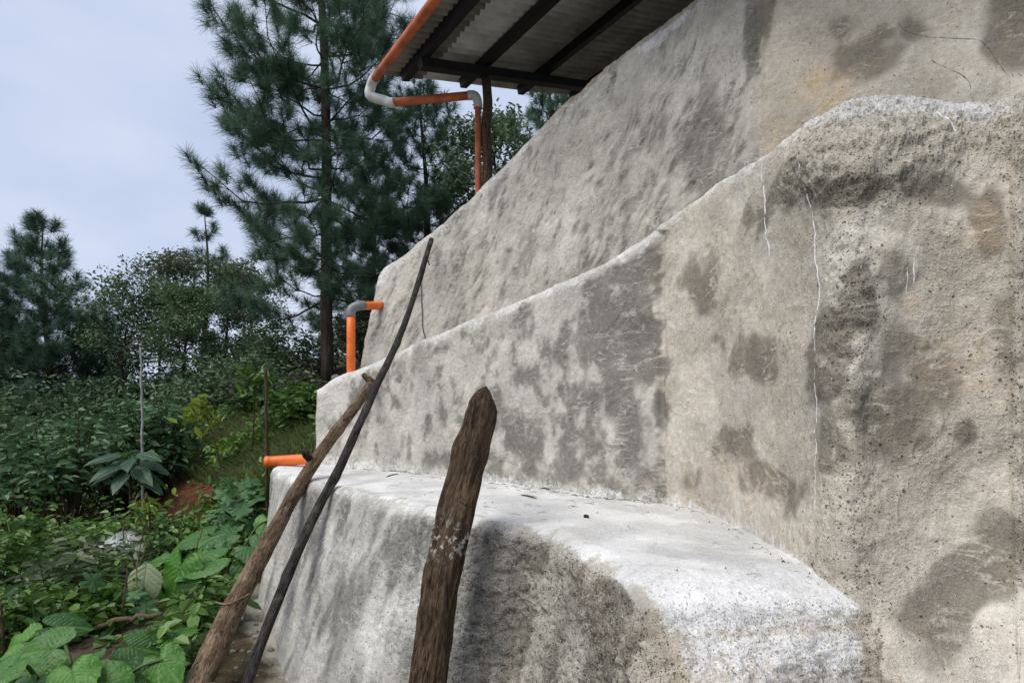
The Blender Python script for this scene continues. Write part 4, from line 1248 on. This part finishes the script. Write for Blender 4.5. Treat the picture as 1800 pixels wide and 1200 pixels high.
# dark understorey that nobody could count
rs = np.random.RandomState(100)
nclump = 150
pxs_ = rs.uniform(-230, 470, nclump); ds = rs.uniform(14, 27, nclump)
xs = (pxs_ - 900) / 1000 * ds
zs = terrain(xs, ds)
hs = rs.uniform(0.7, 2.3, nclump) * np.interp(pxs_, [-200, 120, 200, 330, 470], [1.4, 1.4, 1.0, 0.9, 1.0])
per = 260
cen = np.repeat(np.stack([xs, ds, zs], -1), per, axis=0)
hh = np.repeat(hs, per)
u = rs.rand(len(cen)) ** 0.7
rad_ = rs.normal(0, 0.5, (len(cen), 2)) * (0.55 + 0.5 * np.sqrt(u))[:, None]
Cc = cen + np.stack([rad_[:, 0], rad_[:, 1], u * hh], -1)
l = 0.17 * rs.uniform(0.6, 1.3, len(Cc))
V, F, va = leaf_array(Cc, rand_dirs(rs, len(Cc), -0.05), rand_dirs(rs, len(Cc), 1.0), l, l * 0.42, var=np.repeat(rs.rand(nclump) * 0.5, per) + rs.rand(len(Cc)) * 0.3)
u_o = link('undergrowth', build_mesh('undergrowth', V, F, MAT_OAK, False, {'var': va}), None, 'stuff')
tag(u_o, 'dark tangled undergrowth beneath the distant trees', 'undergrowth')

# --- big single leaves
def heart_leaf(name, mat, nr=12, na=56, lobes=True, pleat=0.016, nv=8, wid=0.42, bend=0.30, cup=0.16, wave=0.0, seed=0, skew=0.0):
    th = np.linspace(-np.pi, np.pi, na, endpoint=False)
    V, vein = [], []
    for i in range(nr + 1):
        f = i / nr
        for a in th:
            c = abs(a)
            if lobes:
                r = np.interp(c, [0, 0.25, 0.6, 1.1, 1.6, 2.2, 2.65, 2.9, 3.1416], [0.74, 0.63, 0.50, 0.43, 0.41, 0.42, 0.40, 0.27, 0.06])
            else:
                r = np.interp(c, [0, 0.15, 0.4, 0.9, 1.6, 2.3, 3.1416], [0.75, 0.6, 0.42, 0.28, 0.22, 0.20, 0.25])
            r *= 1 + 0.025 * math.sin(a * 17)
            x, y = math.cos(a) * r * f, math.sin(a) * r * f * wid / 0.42
            q = (x - 0.75 * abs(y)) * nv / 0.9
            fr = abs((q % 1.0) - 0.5) * 2
            z = cup * abs(y) - bend * max(x, 0) ** 2 - 0.55 * y * y + wave * f * f * math.sin(a * 5 + seed) + skew * y * f + 0.6 * wave * f ** 3 * math.sin(a * 11 + seed * 2) + pleat * (fr - 0.5) * min(1, abs(y) / 0.06) * f
            V.append((x, y, z))
            vein.append(max(np.clip(1 - fr / 0.22, 0, 1) * 0.9, np.clip(1 - abs(y) / 0.018, 0, 1)))
    V = np.array(V)
    i = np.arange(nr)[:, None] * na
    j = np.arange(na)[None, :]
    jn = (j + 1) % na
    F = np.stack([i + j, i + na + j, i + na + jn, i + jn], -1).reshape(-1, 4)
    return build_mesh(name, V, F, mat, True, {'vein': vein})
ME_TARO = heart_leaf('elephant_ear_leaf', MAT_TARO, pleat=0.026)
ME_TARO_B = heart_leaf('elephant_ear_leaf_pleated', MAT_TARO, pleat=0.055, nv=9, wid=0.46)
ME_PALE = heart_leaf('pale_leaf', MAT_TARO_PALE, lobes=False, wid=0.60)
ME_VAR = {id(ME_TARO): [ME_TARO] + [heart_leaf('elephant_ear_leaf', MAT_TARO, pleat=0.024 + 0.004 * k, nv=7 + k, wid=0.36 + 0.04 * k, bend=[0.15, 0.5, 0.75][k], cup=[0.30, 0.05, 0.22][k], wave=[0.03, 0.045, 0.02][k], seed=k * 1.7, skew=[0.1, -0.15, 0.05][k]) for k in range(3)],
          id(ME_TARO_B): [ME_TARO_B] + [heart_leaf('elephant_ear_leaf_pleated', MAT_TARO, pleat=0.055, nv=8 + k, wid=0.40 + 0.05 * k, bend=[0.45, 0.2][k], cup=[0.26, 0.08][k], wave=[0.035, 0.03][k], seed=k + 3.0) for k in range(2)]}
leaf_no = 0
ME_LANCE = heart_leaf('lance_leaf', MAT_LANCE, 8, 40, False, 0.014, 9, 0.42)

def lobed_leaf(name, mat, nr=5, na=40):
    V, vein = [], []
    for i in range(nr + 1):
        f = i / nr
        for k in range(na):
            a = -np.pi + 2 * np.pi * k / na
            r = 0.40 + 0.10 * math.cos(5 * a) - 0.22 * math.exp(-((abs(a) - np.pi) / 0.25) ** 2)
            x, y = math.cos(a) * r * f, math.sin(a) * r * f
            z = 0.03 * math.cos(5 * a) * f - 0.35 * (x * x + y * y)
            V.append((x, y, z)); vein.append(max(0, math.cos(5 * a) - 0.9) * 10 * f)
    i = np.arange(nr)[:, None] * na
    j = np.arange(na)[None, :]
    jn = (j + 1) % na
    F = np.stack([i + j, i + na + j, i + na + jn, i + jn], -1).reshape(-1, 4)
    return build_mesh(name, np.array(V), F, mat, True, {'vein': vein})
ME_LOBED = lobed_leaf('lobed_leaf', MAT_VINE)

def put_leaf(parent, me, pos, tipdir, normal, size, stem_from=None, r=0.008, mat=MAT_STEM, name='leaf'):
    x = Vector(tipdir).normalized()
    z = Vector(normal)
    z = (z - x * z.dot(x)).normalized()
    y = z.cross(x)
    m = Matrix(((x.x, y.x, z.x), (x.y, y.y, z.y), (x.z, y.z, z.z))).to_4x4()
    o = link(name, me, parent)
    o.matrix_basis = Matrix.Translation(Vector(pos) - parent.location) @ m @ Matrix.Scale(size, 4)
    if stem_from is not None:
        a, b = np.array(stem_from, float), np.array(pos, float)
        mid = a * 0.35 + b * 0.65
        mid[2] = a[2] + (b[2] - a[2]) * 0.85 + 0.02
        q = catmull(np.array([a, a * 0.7 + mid * 0.3 + np.array((0, 0, 0.04)), mid, b]), 12)
        V, F = tube(q, r * np.linspace(1.5, 0.8, 12), 6, False)
        part('stalk', V, F, mat, parent)
    return o

TARO = [
    (150, 3.15, 'elephant-ear plant with low dark leaves crowding the near corner of the slope', [
        (40, 1128, 3.6, 0.55, (-0.8, 0.2, -0.2), (0.1, -0.7, 0.8), ME_TARO_B), (128, 1182, 3.05, 0.5, (0.6, -0.5, -0.4), (0.1, -0.6, 0.9), ME_TARO_B), (185, 1196, 3.1, 0.5, (0.8, -0.3, -0.3), (0, -0.5, 1), ME_TARO), (100, 1100, 3.9, 0.5, (0.7, 0.3, -0.1), (0, -0.6, 0.8), ME_TARO), (285, 1160, 3.3, 0.45, (0.7, -0.4, -0.5), (-0.1, -0.6, 0.8), ME_TARO_B)]),  # base px, d, label, leaves (px, py, d, size, tipdir, normal, mesh)
    (95, 3.35, 'elephant-ear plant with a deeply pleated broad leaf in the near undergrowth', [
        (92, 1140, 3.30, 0.56, (-0.9, -0.1, -0.10), (0.1, -0.8, 0.75), ME_TARO_B), (18, 1172, 3.0, 0.46, (-0.5, -0.6, -0.5), (-0.2, -0.6, 0.9), ME_TARO), (60, 1205, 3.1, 0.5, (0.2, -0.8, -0.4), (0, 0.1, 1), ME_TARO)]),
    (235, 3.60, 'elephant-ear plant spreading three leaves beside the foot of the forked pole', [
        (232, 1135, 3.60, 0.46, (0.9, 0.1, -0.25), (-0.1, -0.75, 0.8), ME_TARO_B), (160, 1165, 3.45, 0.46, (-0.7, -0.5, -0.3), (0.1, -0.3, 1), ME_TARO), (240, 1192, 3.25, 0.55, (-0.5, -0.7, -0.35), (0.5, -0.55, 0.8), ME_TARO)]),
    (316, 3.75, 'elephant-ear plant with one level pale-green leaf on an upright stalk', [
        (312, 1118, 3.72, 0.52, (-0.85, 0.35, -0.02), (0.0, -0.25, 1), ME_TARO), (325, 1185, 3.6, 0.34, (0.15, -0.2, -0.9), (-0.8, -0.6, 0.2), ME_TARO)]),
    (300, 5.3, 'elephant-ear clump with an upright ribbed leaf and a pale withered leaf', [
        (316, 1000, 5.2, 0.80, (-0.22, -0.25, -0.95), (-0.35, -0.9, 0.3), ME_TARO_B), (256, 1012, 4.95, 0.62, (-0.06, -0.15, -1.0), (0.1, -1, 0.15), ME_PALE), (372, 985, 5.25, 0.66, (-0.85, -0.35, -0.28), (-0.2, -0.55, 0.9), ME_TARO), (285, 985, 5.6, 0.55, (-0.8, 0.3, -0.1), (0, -0.4, 1), ME_TARO)]),
    (400, 5.9, 'elephant-ear clump with broad flat leaves close to the lower tier corner', [
        (400, 938, 5.8, 0.62, (-0.95, -0.1, -0.12), (0, -0.4, 1), ME_TARO), (447, 962, 5.6, 0.60, (0.85, -0.35, -0.2), (0.1, -0.55, 0.8), ME_TARO), (352, 942, 6.1, 0.66, (-0.9, 0.1, -0.2), (0, -0.45, 0.9), ME_TARO), (350, 975, 5.9, 0.5, (-0.4, -0.5, -0.75), (-0.4, -0.8, 0.5), ME_TARO_B), (430, 1000, 5.5, 0.5, (0.3, -0.6, -0.7), (0.2, -0.8, 0.5), ME_TARO), (470, 915, 6.3, 0.5, (0.3, -0.5, -0.6), (0, -0.8, 0.6), ME_TARO_B)]),
    (60, 6.2, 'elephant-ear plant with soft blurred leaves beside the tall stalk', [
        (45, 985, 6.2, 0.6, (0.8, -0.3, -0.3), (0, -0.3, 1), ME_TARO), (95, 1000, 6.1, 0.55, (0.5, -0.6, -0.4), (0, -0.3, 1), ME_TARO), (20, 1010, 5.9, 0.5, (-0.7, -0.5, -0.3), (0, -0.3, 1), ME_TARO)]),
]
for (bpx, bd_, lab, lv) in TARO:
    b = on_ground(bpx, bd_)
    t = thing('elephant_ear_plant', lab, 'plant', b, 'elephant-ear plants beside the wall')
    for (lx, ly, ld, sz, td, nm, me) in lv:
        var_ = ME_VAR.get(id(me), [me])
        leaf_no += 1
        put_leaf(t, var_[leaf_no % len(var_)], P(lx, ly, ld), td, nm, sz * (0.56 if ld < 4 else 0.70), b + np.array((0, 0, -0.03)), 0.011)

# broad lance-leaved plant among the glossy shrubs
b = on_ground(225, 8.6)
t = thing('broad_leaved_plant', 'dark plant with a crown of long broad leaves in front of the shrubs', 'plant', b)
rs = np.random.RandomState(5)
stemtop = P(228, 822, 8.6)
V, F = tube(catmull(np.array([b - np.array((0, 0, 0.05)), (b + stemtop) / 2 + np.array((0.03, 0, 0)), stemtop]), 8), np.linspace(0.03, 0.018, 8), 8)
part('stem', V, F, MAT_STEMB, t)
for k in range(15):
    a = k * 2.4
    el = -0.25 + 0.55 * (k / 15)
    d = np.array((math.cos(a), math.sin(a) * 0.8, el))
    pos = stemtop + d * np.array((0.24, 0.24, 0.25)) + np.array((0, 0, 0.02 * k - 0.12))
    put_leaf(t, ME_LANCE, pos, d + np.array((0, -0.1, -0.35)), (-d[0] * 0.2, -0.45, 1), rs.uniform(0.42, 0.58), stemtop + np.array((0, 0, -0.1)), 0.006)

# lobed-leaf vines climbing near the wall corner and below the pine
rs = np.random.RandomState(8)
def vine(label, bpx, bd_, boxpx, n, size, seed):
    rs = np.random.RandomState(seed)
    b = on_ground(bpx, bd_)
    t = thing('lobed_leaf_vine', label, 'plant', b, 'lobed-leaf vines')
    x0, x1, y0, y1 = boxpx
    top = P((x0 + x1) / 2, y0 + 8, bd_)
    V, F = tube(catmull(np.array([b - np.array((0, 0, 0.04)), (b + top) / 2 + rs.normal(0, 0.06, 3), top]), 10), np.linspace(0.016, 0.006, 10), 6, False)
    part('stem', V, F, MAT_STEM, t)
    for k in range(n):
        px_, py_ = rs.uniform(x0, x1), rs.uniform(y0, y1)
        p_ = P(px_, py_, bd_ + rs.normal(0, 0.25))
        gz = terr(p_[0], p_[1]) + 0.05
        p_[2] = max(p_[2], gz)
        a = rs.rand() * 6.283
        f = np.clip((p_[2] - b[2]) / max(top[2] - b[2], 0.1), 0.05, 0.95)
        put_leaf(t, ME_LOBED, p_, (math.cos(a), math.sin(a) - 0.4, -0.35), (rs.normal(0, 0.3), -0.55, 1), size * rs.uniform(0.65, 1.25), b + (top - b) * f, 0.003)
vine('squash-like vine with lobed leaves beside the stub orange pipe', 435, 6.9, (395, 478, 845, 935), 30, 0.30, 1)
vine('squash-like vine heaped over the bank left of the wall corner', 390, 7.6, (355, 440, 880, 940), 16, 0.26, 2)
vine('lobed-leaf vine climbing in a tuft below the tall pine', 490, 11.0, (458, 530, 668, 790), 34, 0.34, 3)
vine('lobed-leaf vine trailing among the near weeds', 120, 5.0, (60, 260, 1010, 1100), 34, 0.20, 4)
vine('lobed-leaf vine spreading under the broad-leaved plant', 210, 6.8, (110, 300, 960, 1030), 30, 0.22, 5)

# saplings with yellow-green leaves
def sapling(label, bpx, bd_, top, spots, size, seed, mat):
    rs = np.random.RandomState(seed)
    b = on_ground(bpx, bd_)
    t = thing('sapling', label, 'sapling', b, 'yellow-green saplings')
    tp_ = P(top[0], top[1], bd_)
    ax = catmull(np.array([b - np.array((0, 0, 0.05)), (b + tp_) / 2 + np.array((0.04, 0, 0)), tp_]), 10)
    V, F = tube(ax, np.linspace(0.016, 0.006, 10), 6, False)
    part('stem', V, F, MAT_STEMB, t)
    C, D, N = [], [], []
    bb = Bag()
    for (sx, sy, k) in spots:
        c = P(sx, sy, bd_)
        a = ax[min(9, max(2, int(10 * (c[2] - b[2]) / (tp_[2] - b[2] + 1e-6)) - 1))]
        V, F = tube(np.array([a, (a + c) / 2 + np.array((0, 0, -0.02)), c]), [0.006, 0.005, 0.003], 5, False); bb.add(V, F)
        for _ in range(k):
            C.append(c + rs.normal(0, size * 0.5, 3)); D.append(rs.normal(0, 1, 3) + np.array((0, 0, 0.1)))
    V, F, A = bb.out(); part('twigs', V, F, MAT_STEMB, t, kind='stuff')
    C, D = np.array(C), np.array(D)
    l = size * rs.uniform(0.7, 1.3, len(C))
    V, F, va = leaf_array(C, D, rand_dirs(rs, len(C), 1.1), l, l * 0.45, var=rs.rand(len(C)))
    part('foliage', V, F, mat, t, False, {'var': va}, 'stuff')
sapling('thin sapling with lime-yellow leaf tufts left of the stake', 395, 9.8, (352, 705), [(350, 712, 26), (362, 728, 22), (340, 722, 16), (372, 742, 16), (384, 790, 14), (335, 745, 10)], 0.17, 1, MAT_YELLOW)
sapling('small sapling with yellow top leaves before the red soil bank', 252, 6.7, (262, 885), [(262, 888, 14), (240, 893, 10), (275, 885, 10), (250, 920, 10)], 0.11, 2, MAT_YELLOW)
sapling('lanky sapling with bright green leaves behind the stake', 440, 10.4, (445, 655), [(440, 660, 26), (452, 672, 26), (466, 668, 22), (430, 680, 18), (470, 700, 20), (485, 720, 20)], 0.19, 3, MAT_BRIGHT)
sapling('sapling with drooping green leaves beside the soft-leaved elephant-ear plant', 12, 6.1, (10, 915), [(4, 925, 16), (22, 940, 16), (48, 968, 14), (14, 955, 10)], 0.20, 4, MAT_WEED)

# stakes and pale stem
def stick(name, label, pts, r0_, r1_, mat, cat, seg=8, seed=1, group=None):
    q = catmull(np.array(pts), 24)
    rs = np.random.RandomState(seed)
    q[1:-1] += rs.normal(0, r0_ * 0.35, (22, 3))
    V, F = tube(q, np.linspace(r0_, r1_, 24), seg, True, 0.1, seed)
    single(name, V, F, mat, label, cat, group)
bs = on_ground(470, 6.7)
stick('stake', 'thin upright brown stake standing just past the end of the wall', [bs - np.array((0, 0, 0.15)), P(470, 850, 6.7), P(467, 648, 6.7)], 0.022, 0.018, MAT_STEMB, 'stake')
bs = on_ground(252, 9.4)
stick('pale_stem', 'thin straight pale stem rising through the glossy shrubs', [bs - np.array((0, 0, 0.1)), P(251, 780, 9.4), P(247, 610, 9.4)], 0.028, 0.014, MAT_PALE, 'stem')
bs = on_ground(330, 4.6)
q0 = on_ground(125, 4.4) + np.array((0, 0, 0.06))
stick('fallen_branch', 'fallen bare branch lying across the weeds below the pale withered leaf', [q0, (q0 + bs) / 2 + np.array((0, 0, 0.10)), bs + np.array((0, 0, 0.10))], 0.024, 0.018, MAT_DEAD, 'branch', seed=3)
bs = on_ground(345, 5.0)
stick('stump_branch', 'short black snag standing up beneath the elephant-ear clump', [bs - np.array((0, 0, 0.1)), P(338, 1070, 5.0), P(322, 1030, 5.0)], 0.042, 0.026, MAT_DARKPOLE if False else MAT_TWIG, 'snag', seed=4)
for i, (px0, py1, d_, lab) in enumerate([(178, 985, 6.0, 'dry upright weed stalk beside the grey plastic sheet'), (222, 930, 6.6, 'dry upright weed stalk in front of the grey plastic sheet'), (8, 1060, 4.0, 'dark upright stalk at the edge of the near weeds')]):
    bs = on_ground(px0, d_)
    stick('weed_stalk', lab, [bs - np.array((0, 0, 0.05)), (bs + P(px0 - 6, py1, d_)) / 2, P(px0 - 6, py1, d_)], 0.013, 0.007, MAT_DEAD if i < 2 else MAT_STEMB, 'stalk', seed=20 + i)

rs = np.random.RandomState(66)
for k in range(14):
    px0, dd = rs.uniform(60, 330), rs.uniform(4.6, 7.4)
    bs = on_ground(px0, dd)
    h_ = rs.uniform(0.35, 0.8)
    e_ = bs + np.array((rs.normal(0, 0.12), rs.normal(0, 0.1), h_))
    stick('dry_stalk', 'thin dry brown stalk sticking out of the weeds on the slope', [bs - np.array((0, 0, 0.04)), (bs + e_) / 2 + rs.normal(0, 0.03, 3), e_], 0.007, 0.004, MAT_DEAD, 'stalk', 5, 80 + k, 'dry stalks in the weeds')
# crumpled plastic sheet
c0 = on_ground(215, 7.3)
c0[2] = P(215, 965, 7.3)[2]
c0 = np.array((c0[0], c0[1], max(c0[2], terr(c0[0], c0[1]) + 0.16)))
n_ = 40
U, W = np.meshgrid(np.linspace(-1, 1, n_), np.linspace(-1, 1, n_))
q = np.stack([U.ravel(), W.ravel(), 0 * U.ravel()], -1)
zz = 0.16 * (1 - U.ravel() ** 2) + 0.16 * (fbm(q, 1.6, 4, 77) - 0.5) - 0.10 * np.abs(W.ravel()) ** 2
Vp = np.stack([c0[0] + U.ravel() * 0.34 * (1 - 0.2 * W.ravel()), c0[1] + W.ravel() * 0.40, c0[2] + zz + 0.06 * U.ravel()], -1)
ii = np.arange(n_ * n_).reshape(n_, n_)
Fp = np.stack([ii[:-1, :-1], ii[:-1, 1:], ii[1:, 1:], ii[1:, :-1]], -1).reshape(-1, 4)
gzp = terrain(Vp[:, 0], Vp[:, 1])
Vp[:, 2] = np.maximum(Vp[:, 2], gzp + 0.01)
top = Vp + np.array((0, 0, 0.006))
single('plastic_sheet', np.vstack([Vp, top]), np.vstack([Fp[:, ::-1], Fp + n_ * n_]), MAT_TARP, 'crumpled grey-white plastic sheet lying half buried in weeds', 'sheet')

# ------------------------------------------------------------------ ground cover
def wall_dist(x, y):
    """metres in front of the foot of the lowest tier (negative = inside)"""
    fx, fy = Fc[:, 0], Fc[:, 1]
    out = np.empty(len(x))
    for k in range(0, len(x), 4000):
        dx = x[k:k + 4000, None] - fx[None, ::6]
        dy = y[k:k + 4000, None] - fy[None, ::6]
        d2 = dx * dx + dy * dy
        j = d2.argmin(1)
        sgn = np.where((dx[np.arange(len(j)), j] * -0.82 + dy[np.arange(len(j)), j] * -0.57) > 0, 1, -1)
        out[k:k + 4000] = np.sqrt(d2.min(1)) * sgn
    return out
rs = np.random.RandomState(200)
n = 64000
px_ = rs.uniform(-260, 560, n); d_ = 2.6 + 12.5 * rs.rand(n) ** 1.25
x_ = (px_ - 900) / 1000 * d_
wd = wall_dist(x_, d_)
sv = (x_ + 2) * 0.70 + (d_ - 7.1) * 0.714
bare = (d_ > 8.2) & (d_ < 11.6) & (sv > -1.05) & (sv < -0.12) & (rs.rand(n) < 0.95)
bare |= (px_ > 165) & (px_ < 275) & (d_ > 5.9) & (d_ < 7.9) & (rs.rand(n) < 0.85)
bare |= (px_ > 215) & (px_ < 440) & (d_ > 4.2) & (d_ < 5.7) & (rs.rand(n) < 0.7)
bare |= (px_ < 330) & (d_ > 7.4) & (d_ < 10.5) & (rs.rand(n) < 0.6)
ok = (((wd > 0.42) & (d_ < 6.2)) | ((d_ >= 6.2) & (px_ < 560))) & ~bare
clump = fbm(np.stack([x_, d_, 0 * x_], -1), 1.3, 3, 61)
ok &= rs.rand(n) < (0.08 + 1.0 * ss(0.44, 0.64, clump)) * np.where(d_ < 4.2, 0.55, 1.0)
x_, d_, clump = x_[ok], d_[ok], clump[ok]
z_ = terrain(x_, d_)
hgt = rs.rand(len(x_)) ** 1.6 * (0.05 + 0.50 * ss(0.45, 0.68, clump)) * np.interp(d_, [2.6, 5, 8, 14], [0.5, 0.8, 1.0, 1.0])
Cg = np.stack([x_, d_, z_ + hgt + 0.01], -1)
l = np.interp(d_, [2.6, 15], [0.075, 0.13]) * rs.uniform(0.4, 1.7, len(x_))
V, F, va = leaf_array(Cg, rand_dirs(rs, len(x_), 0.0), rand_dirs(rs, len(x_), 1.6), l, l * 0.62, var=np.clip(clump * 0.9 + rs.normal(0, 0.2, len(x_)), 0, 1))
gc = link('ground_cover', build_mesh('ground_cover', V, F, MAT_WEED, False, {'var': va}), None, 'stuff')
tag(gc, 'low leafy weeds covering the slope beside the wall', 'weeds')
# grass on the bank
n = 34000
px_ = rs.uniform(235, 560, n); d_ = rs.uniform(8.5, 15.5, n)
x_ = (px_ - 900) / 1000 * d_
sv = (x_ + 2) * 0.70 + (d_ - 7.1) * 0.714
ok = (sv > -0.25) & (sv < 3.5)
x_, d_ = x_[ok], d_[ok]
z_ = terrain(x_, d_)
nb_ = len(x_)
h = rs.uniform(0.12, 0.42, nb_)
base_ = np.stack([x_, d_, z_ - 0.01], -1)
a = rs.rand(nb_) * 6.283
sidev = np.stack([np.cos(a), np.sin(a), 0 * a], -1) * 0.008
ben = np.stack([rs.normal(0, 0.5, nb_), rs.normal(-0.2, 0.5, nb_), np.ones(nb_)], -1)
m_ = base_ + ben * np.array((0.3, 0.3, 0.6)) * h[:, None]
t_ = base_ + ben * np.array((0.9, 0.9, 0.85)) * h[:, None]
V = np.stack([base_ + sidev, base_ - sidev, m_ - sidev, m_ + sidev, t_], 1).reshape(-1, 3)
bi = np.arange(nb_)[:, None] * 5
gr = link('grass', build_mesh('grass', V, [bi + np.array((0, 1, 2, 3)), bi + np.array((3, 2, 4))], MAT_GRASS, False, {'var': np.repeat(rs.rand(nb_), 5)}), None, 'stuff')
tag(gr, 'yellowish grass growing on the bank above the red soil', 'grass')

# stones at the foot of the wall
def rock(c, r, seed, flat=0.7):
    th = np.linspace(0, np.pi, 9); ph = np.linspace(0, 2 * np.pi, 12, endpoint=False)
    V = np.array([(math.sin(a) * math.cos(b_), math.sin(a) * math.sin(b_), math.cos(a)) for a in th for b_ in ph])
    k = 1 + (fbm(V + seed * 3.1, 1.6, 3, seed) - 0.5) * 0.9
    V = V * k[:, None] * r * np.array((1, 0.85, flat))
    i = np.arange(8)[:, None] * 12; j = np.arange(12)[None, :]; jn = (j + 1) % 12
    F = np.stack([i + j, i + 12 + j, i + 12 + jn, i + jn], -1).reshape(-1, 4)
    return V + np.asarray(c), F
c = on_ground(452, 4.75)
V, F = rock(c + np.array((0.0, 0, 0.04)), 0.13, 3, 0.75)
single('cement_lump', V, F, MAT_LIMESTONE, 'pale lump of spilled cement against the foot of the lowest tier', 'cement lump')
V, F = rock(P(590, 664, 6.55), 0.05, 6, 0.8)
single('stone', V, F, MAT_STONE, 'small grey stone beside the upright orange pipe', 'stone')
bag = Bag()
rs = np.random.RandomState(31)
for k in range(260):
    i = rs.randint(40, NS - 120)
    off = abs(rs.normal(0.12, 0.16))
    x, y = Fc[i, 0] - 0.82 * off, Fc[i, 1] - 0.57 * off
    V, F = rock((x, y, terr(x, y) + 0.004), rs.uniform(0.006, 0.028), k % 9)
    bag.add(V, F)
V, F, A = bag.out()
g_ = link('gravel', build_mesh('gravel', V, F, MAT_STONE, True), None, 'stuff')
tag(g_, 'loose bits of stone and cement along the foot of the wall', 'gravel')

rs = np.random.RandomState(55)
bag = Bag()
cnt = 0
while cnt < 300:
    i = rs.randint(30, int(NS * 0.66))
    back_edge = rs.rand() < 0.72
    f = 1 - abs(rs.normal(0, 0.04)) - 0.02 if back_edge else rs.uniform(0.15, 0.95)
    kk = Kc[i] - ext[i] / (np.linalg.norm(ext[i]) + 1e-9) * 0.25
    p = Lc[i] + (kk - Lc[i]) * f
    q = 900 + 1000 * p[0] / p[1], 740 - 1000 * p[2] / p[1]
    w = on_wall('lower_tier', q[0], q[1], 0.003)
    cnt += 1
    if w is None or (p[1] < 3.0 and rs.rand() < 0.6):
        continue
    a = rs.rand() * 6.283
    if back_edge:
        tg = Kc[min(i + 4, NS - 1)] - Kc[i - 4]
        a = math.atan2(tg[1], tg[0]) + rs.normal(0, 0.5)
    ln_ = (rs.uniform(0.02, 0.11) if rs.rand() < 0.8 else rs.uniform(0.006, 0.014)) * min(1, p[1] / 4.5)
    r_ = rs.uniform(0.0007, 0.0018) * p[1] / 4.5 if ln_ > 0.016 else rs.uniform(0.0012, 0.003)
    dv = np.array((math.cos(a), math.sin(a), rs.normal(0, 0.05))) * ln_ / 2
    V, F = tube(np.array([w - dv, w + np.array((0, 0, 0.004)), w + dv]), [r_, r_, r_ * 0.6], 4, False)
    bag.add(V, F)
V, F, A = bag.out()
lt = link('litter', build_mesh('litter', V, F, MAT_STEMB, False), None, 'stuff')
tag(lt, 'fallen needles and crumbs scattered along the back of the whitewashed step', 'litter')

# litter on the step: fallen needles and bits, dry leaves on the ground
def step_point(px, py):
    return on_wall('lower_tier', px, py, 0.004)
TW = 'twigs lying on the whitewashed step'
for k, (px, py, dx, dy, lab) in enumerate([(958, 861, 16, 3, 'bent dark twig on the whitewashed step by the wall foot'), (930, 872, 26, 6, 'long thin needle twig on the whitewashed step'), (1030, 911, 8, 3, 'short black bit of bark on the whitewashed step'), (690, 838, 22, -3, 'thin twig on the far part of the whitewashed step')]):
    a, b_ = step_point(px - dx / 2, py - dy / 2), step_point(px + dx / 2, py + dy / 2)
    if a is None or b_ is None:
        continue
    mid = (a + b_) / 2 + np.array((0, 0, 0.006))
    V, F = tube(catmull(np.array([a, mid, b_]), 8), [0.003, 0.004, 0.005, 0.005, 0.005, 0.004, 0.003, 0.002] if k != 2 else [0.004, 0.009, 0.011, 0.010, 0.008, 0.009, 0.006, 0.003], 6)
    single('twig', V, F, MAT_TWIG, lab, 'twig', TW)
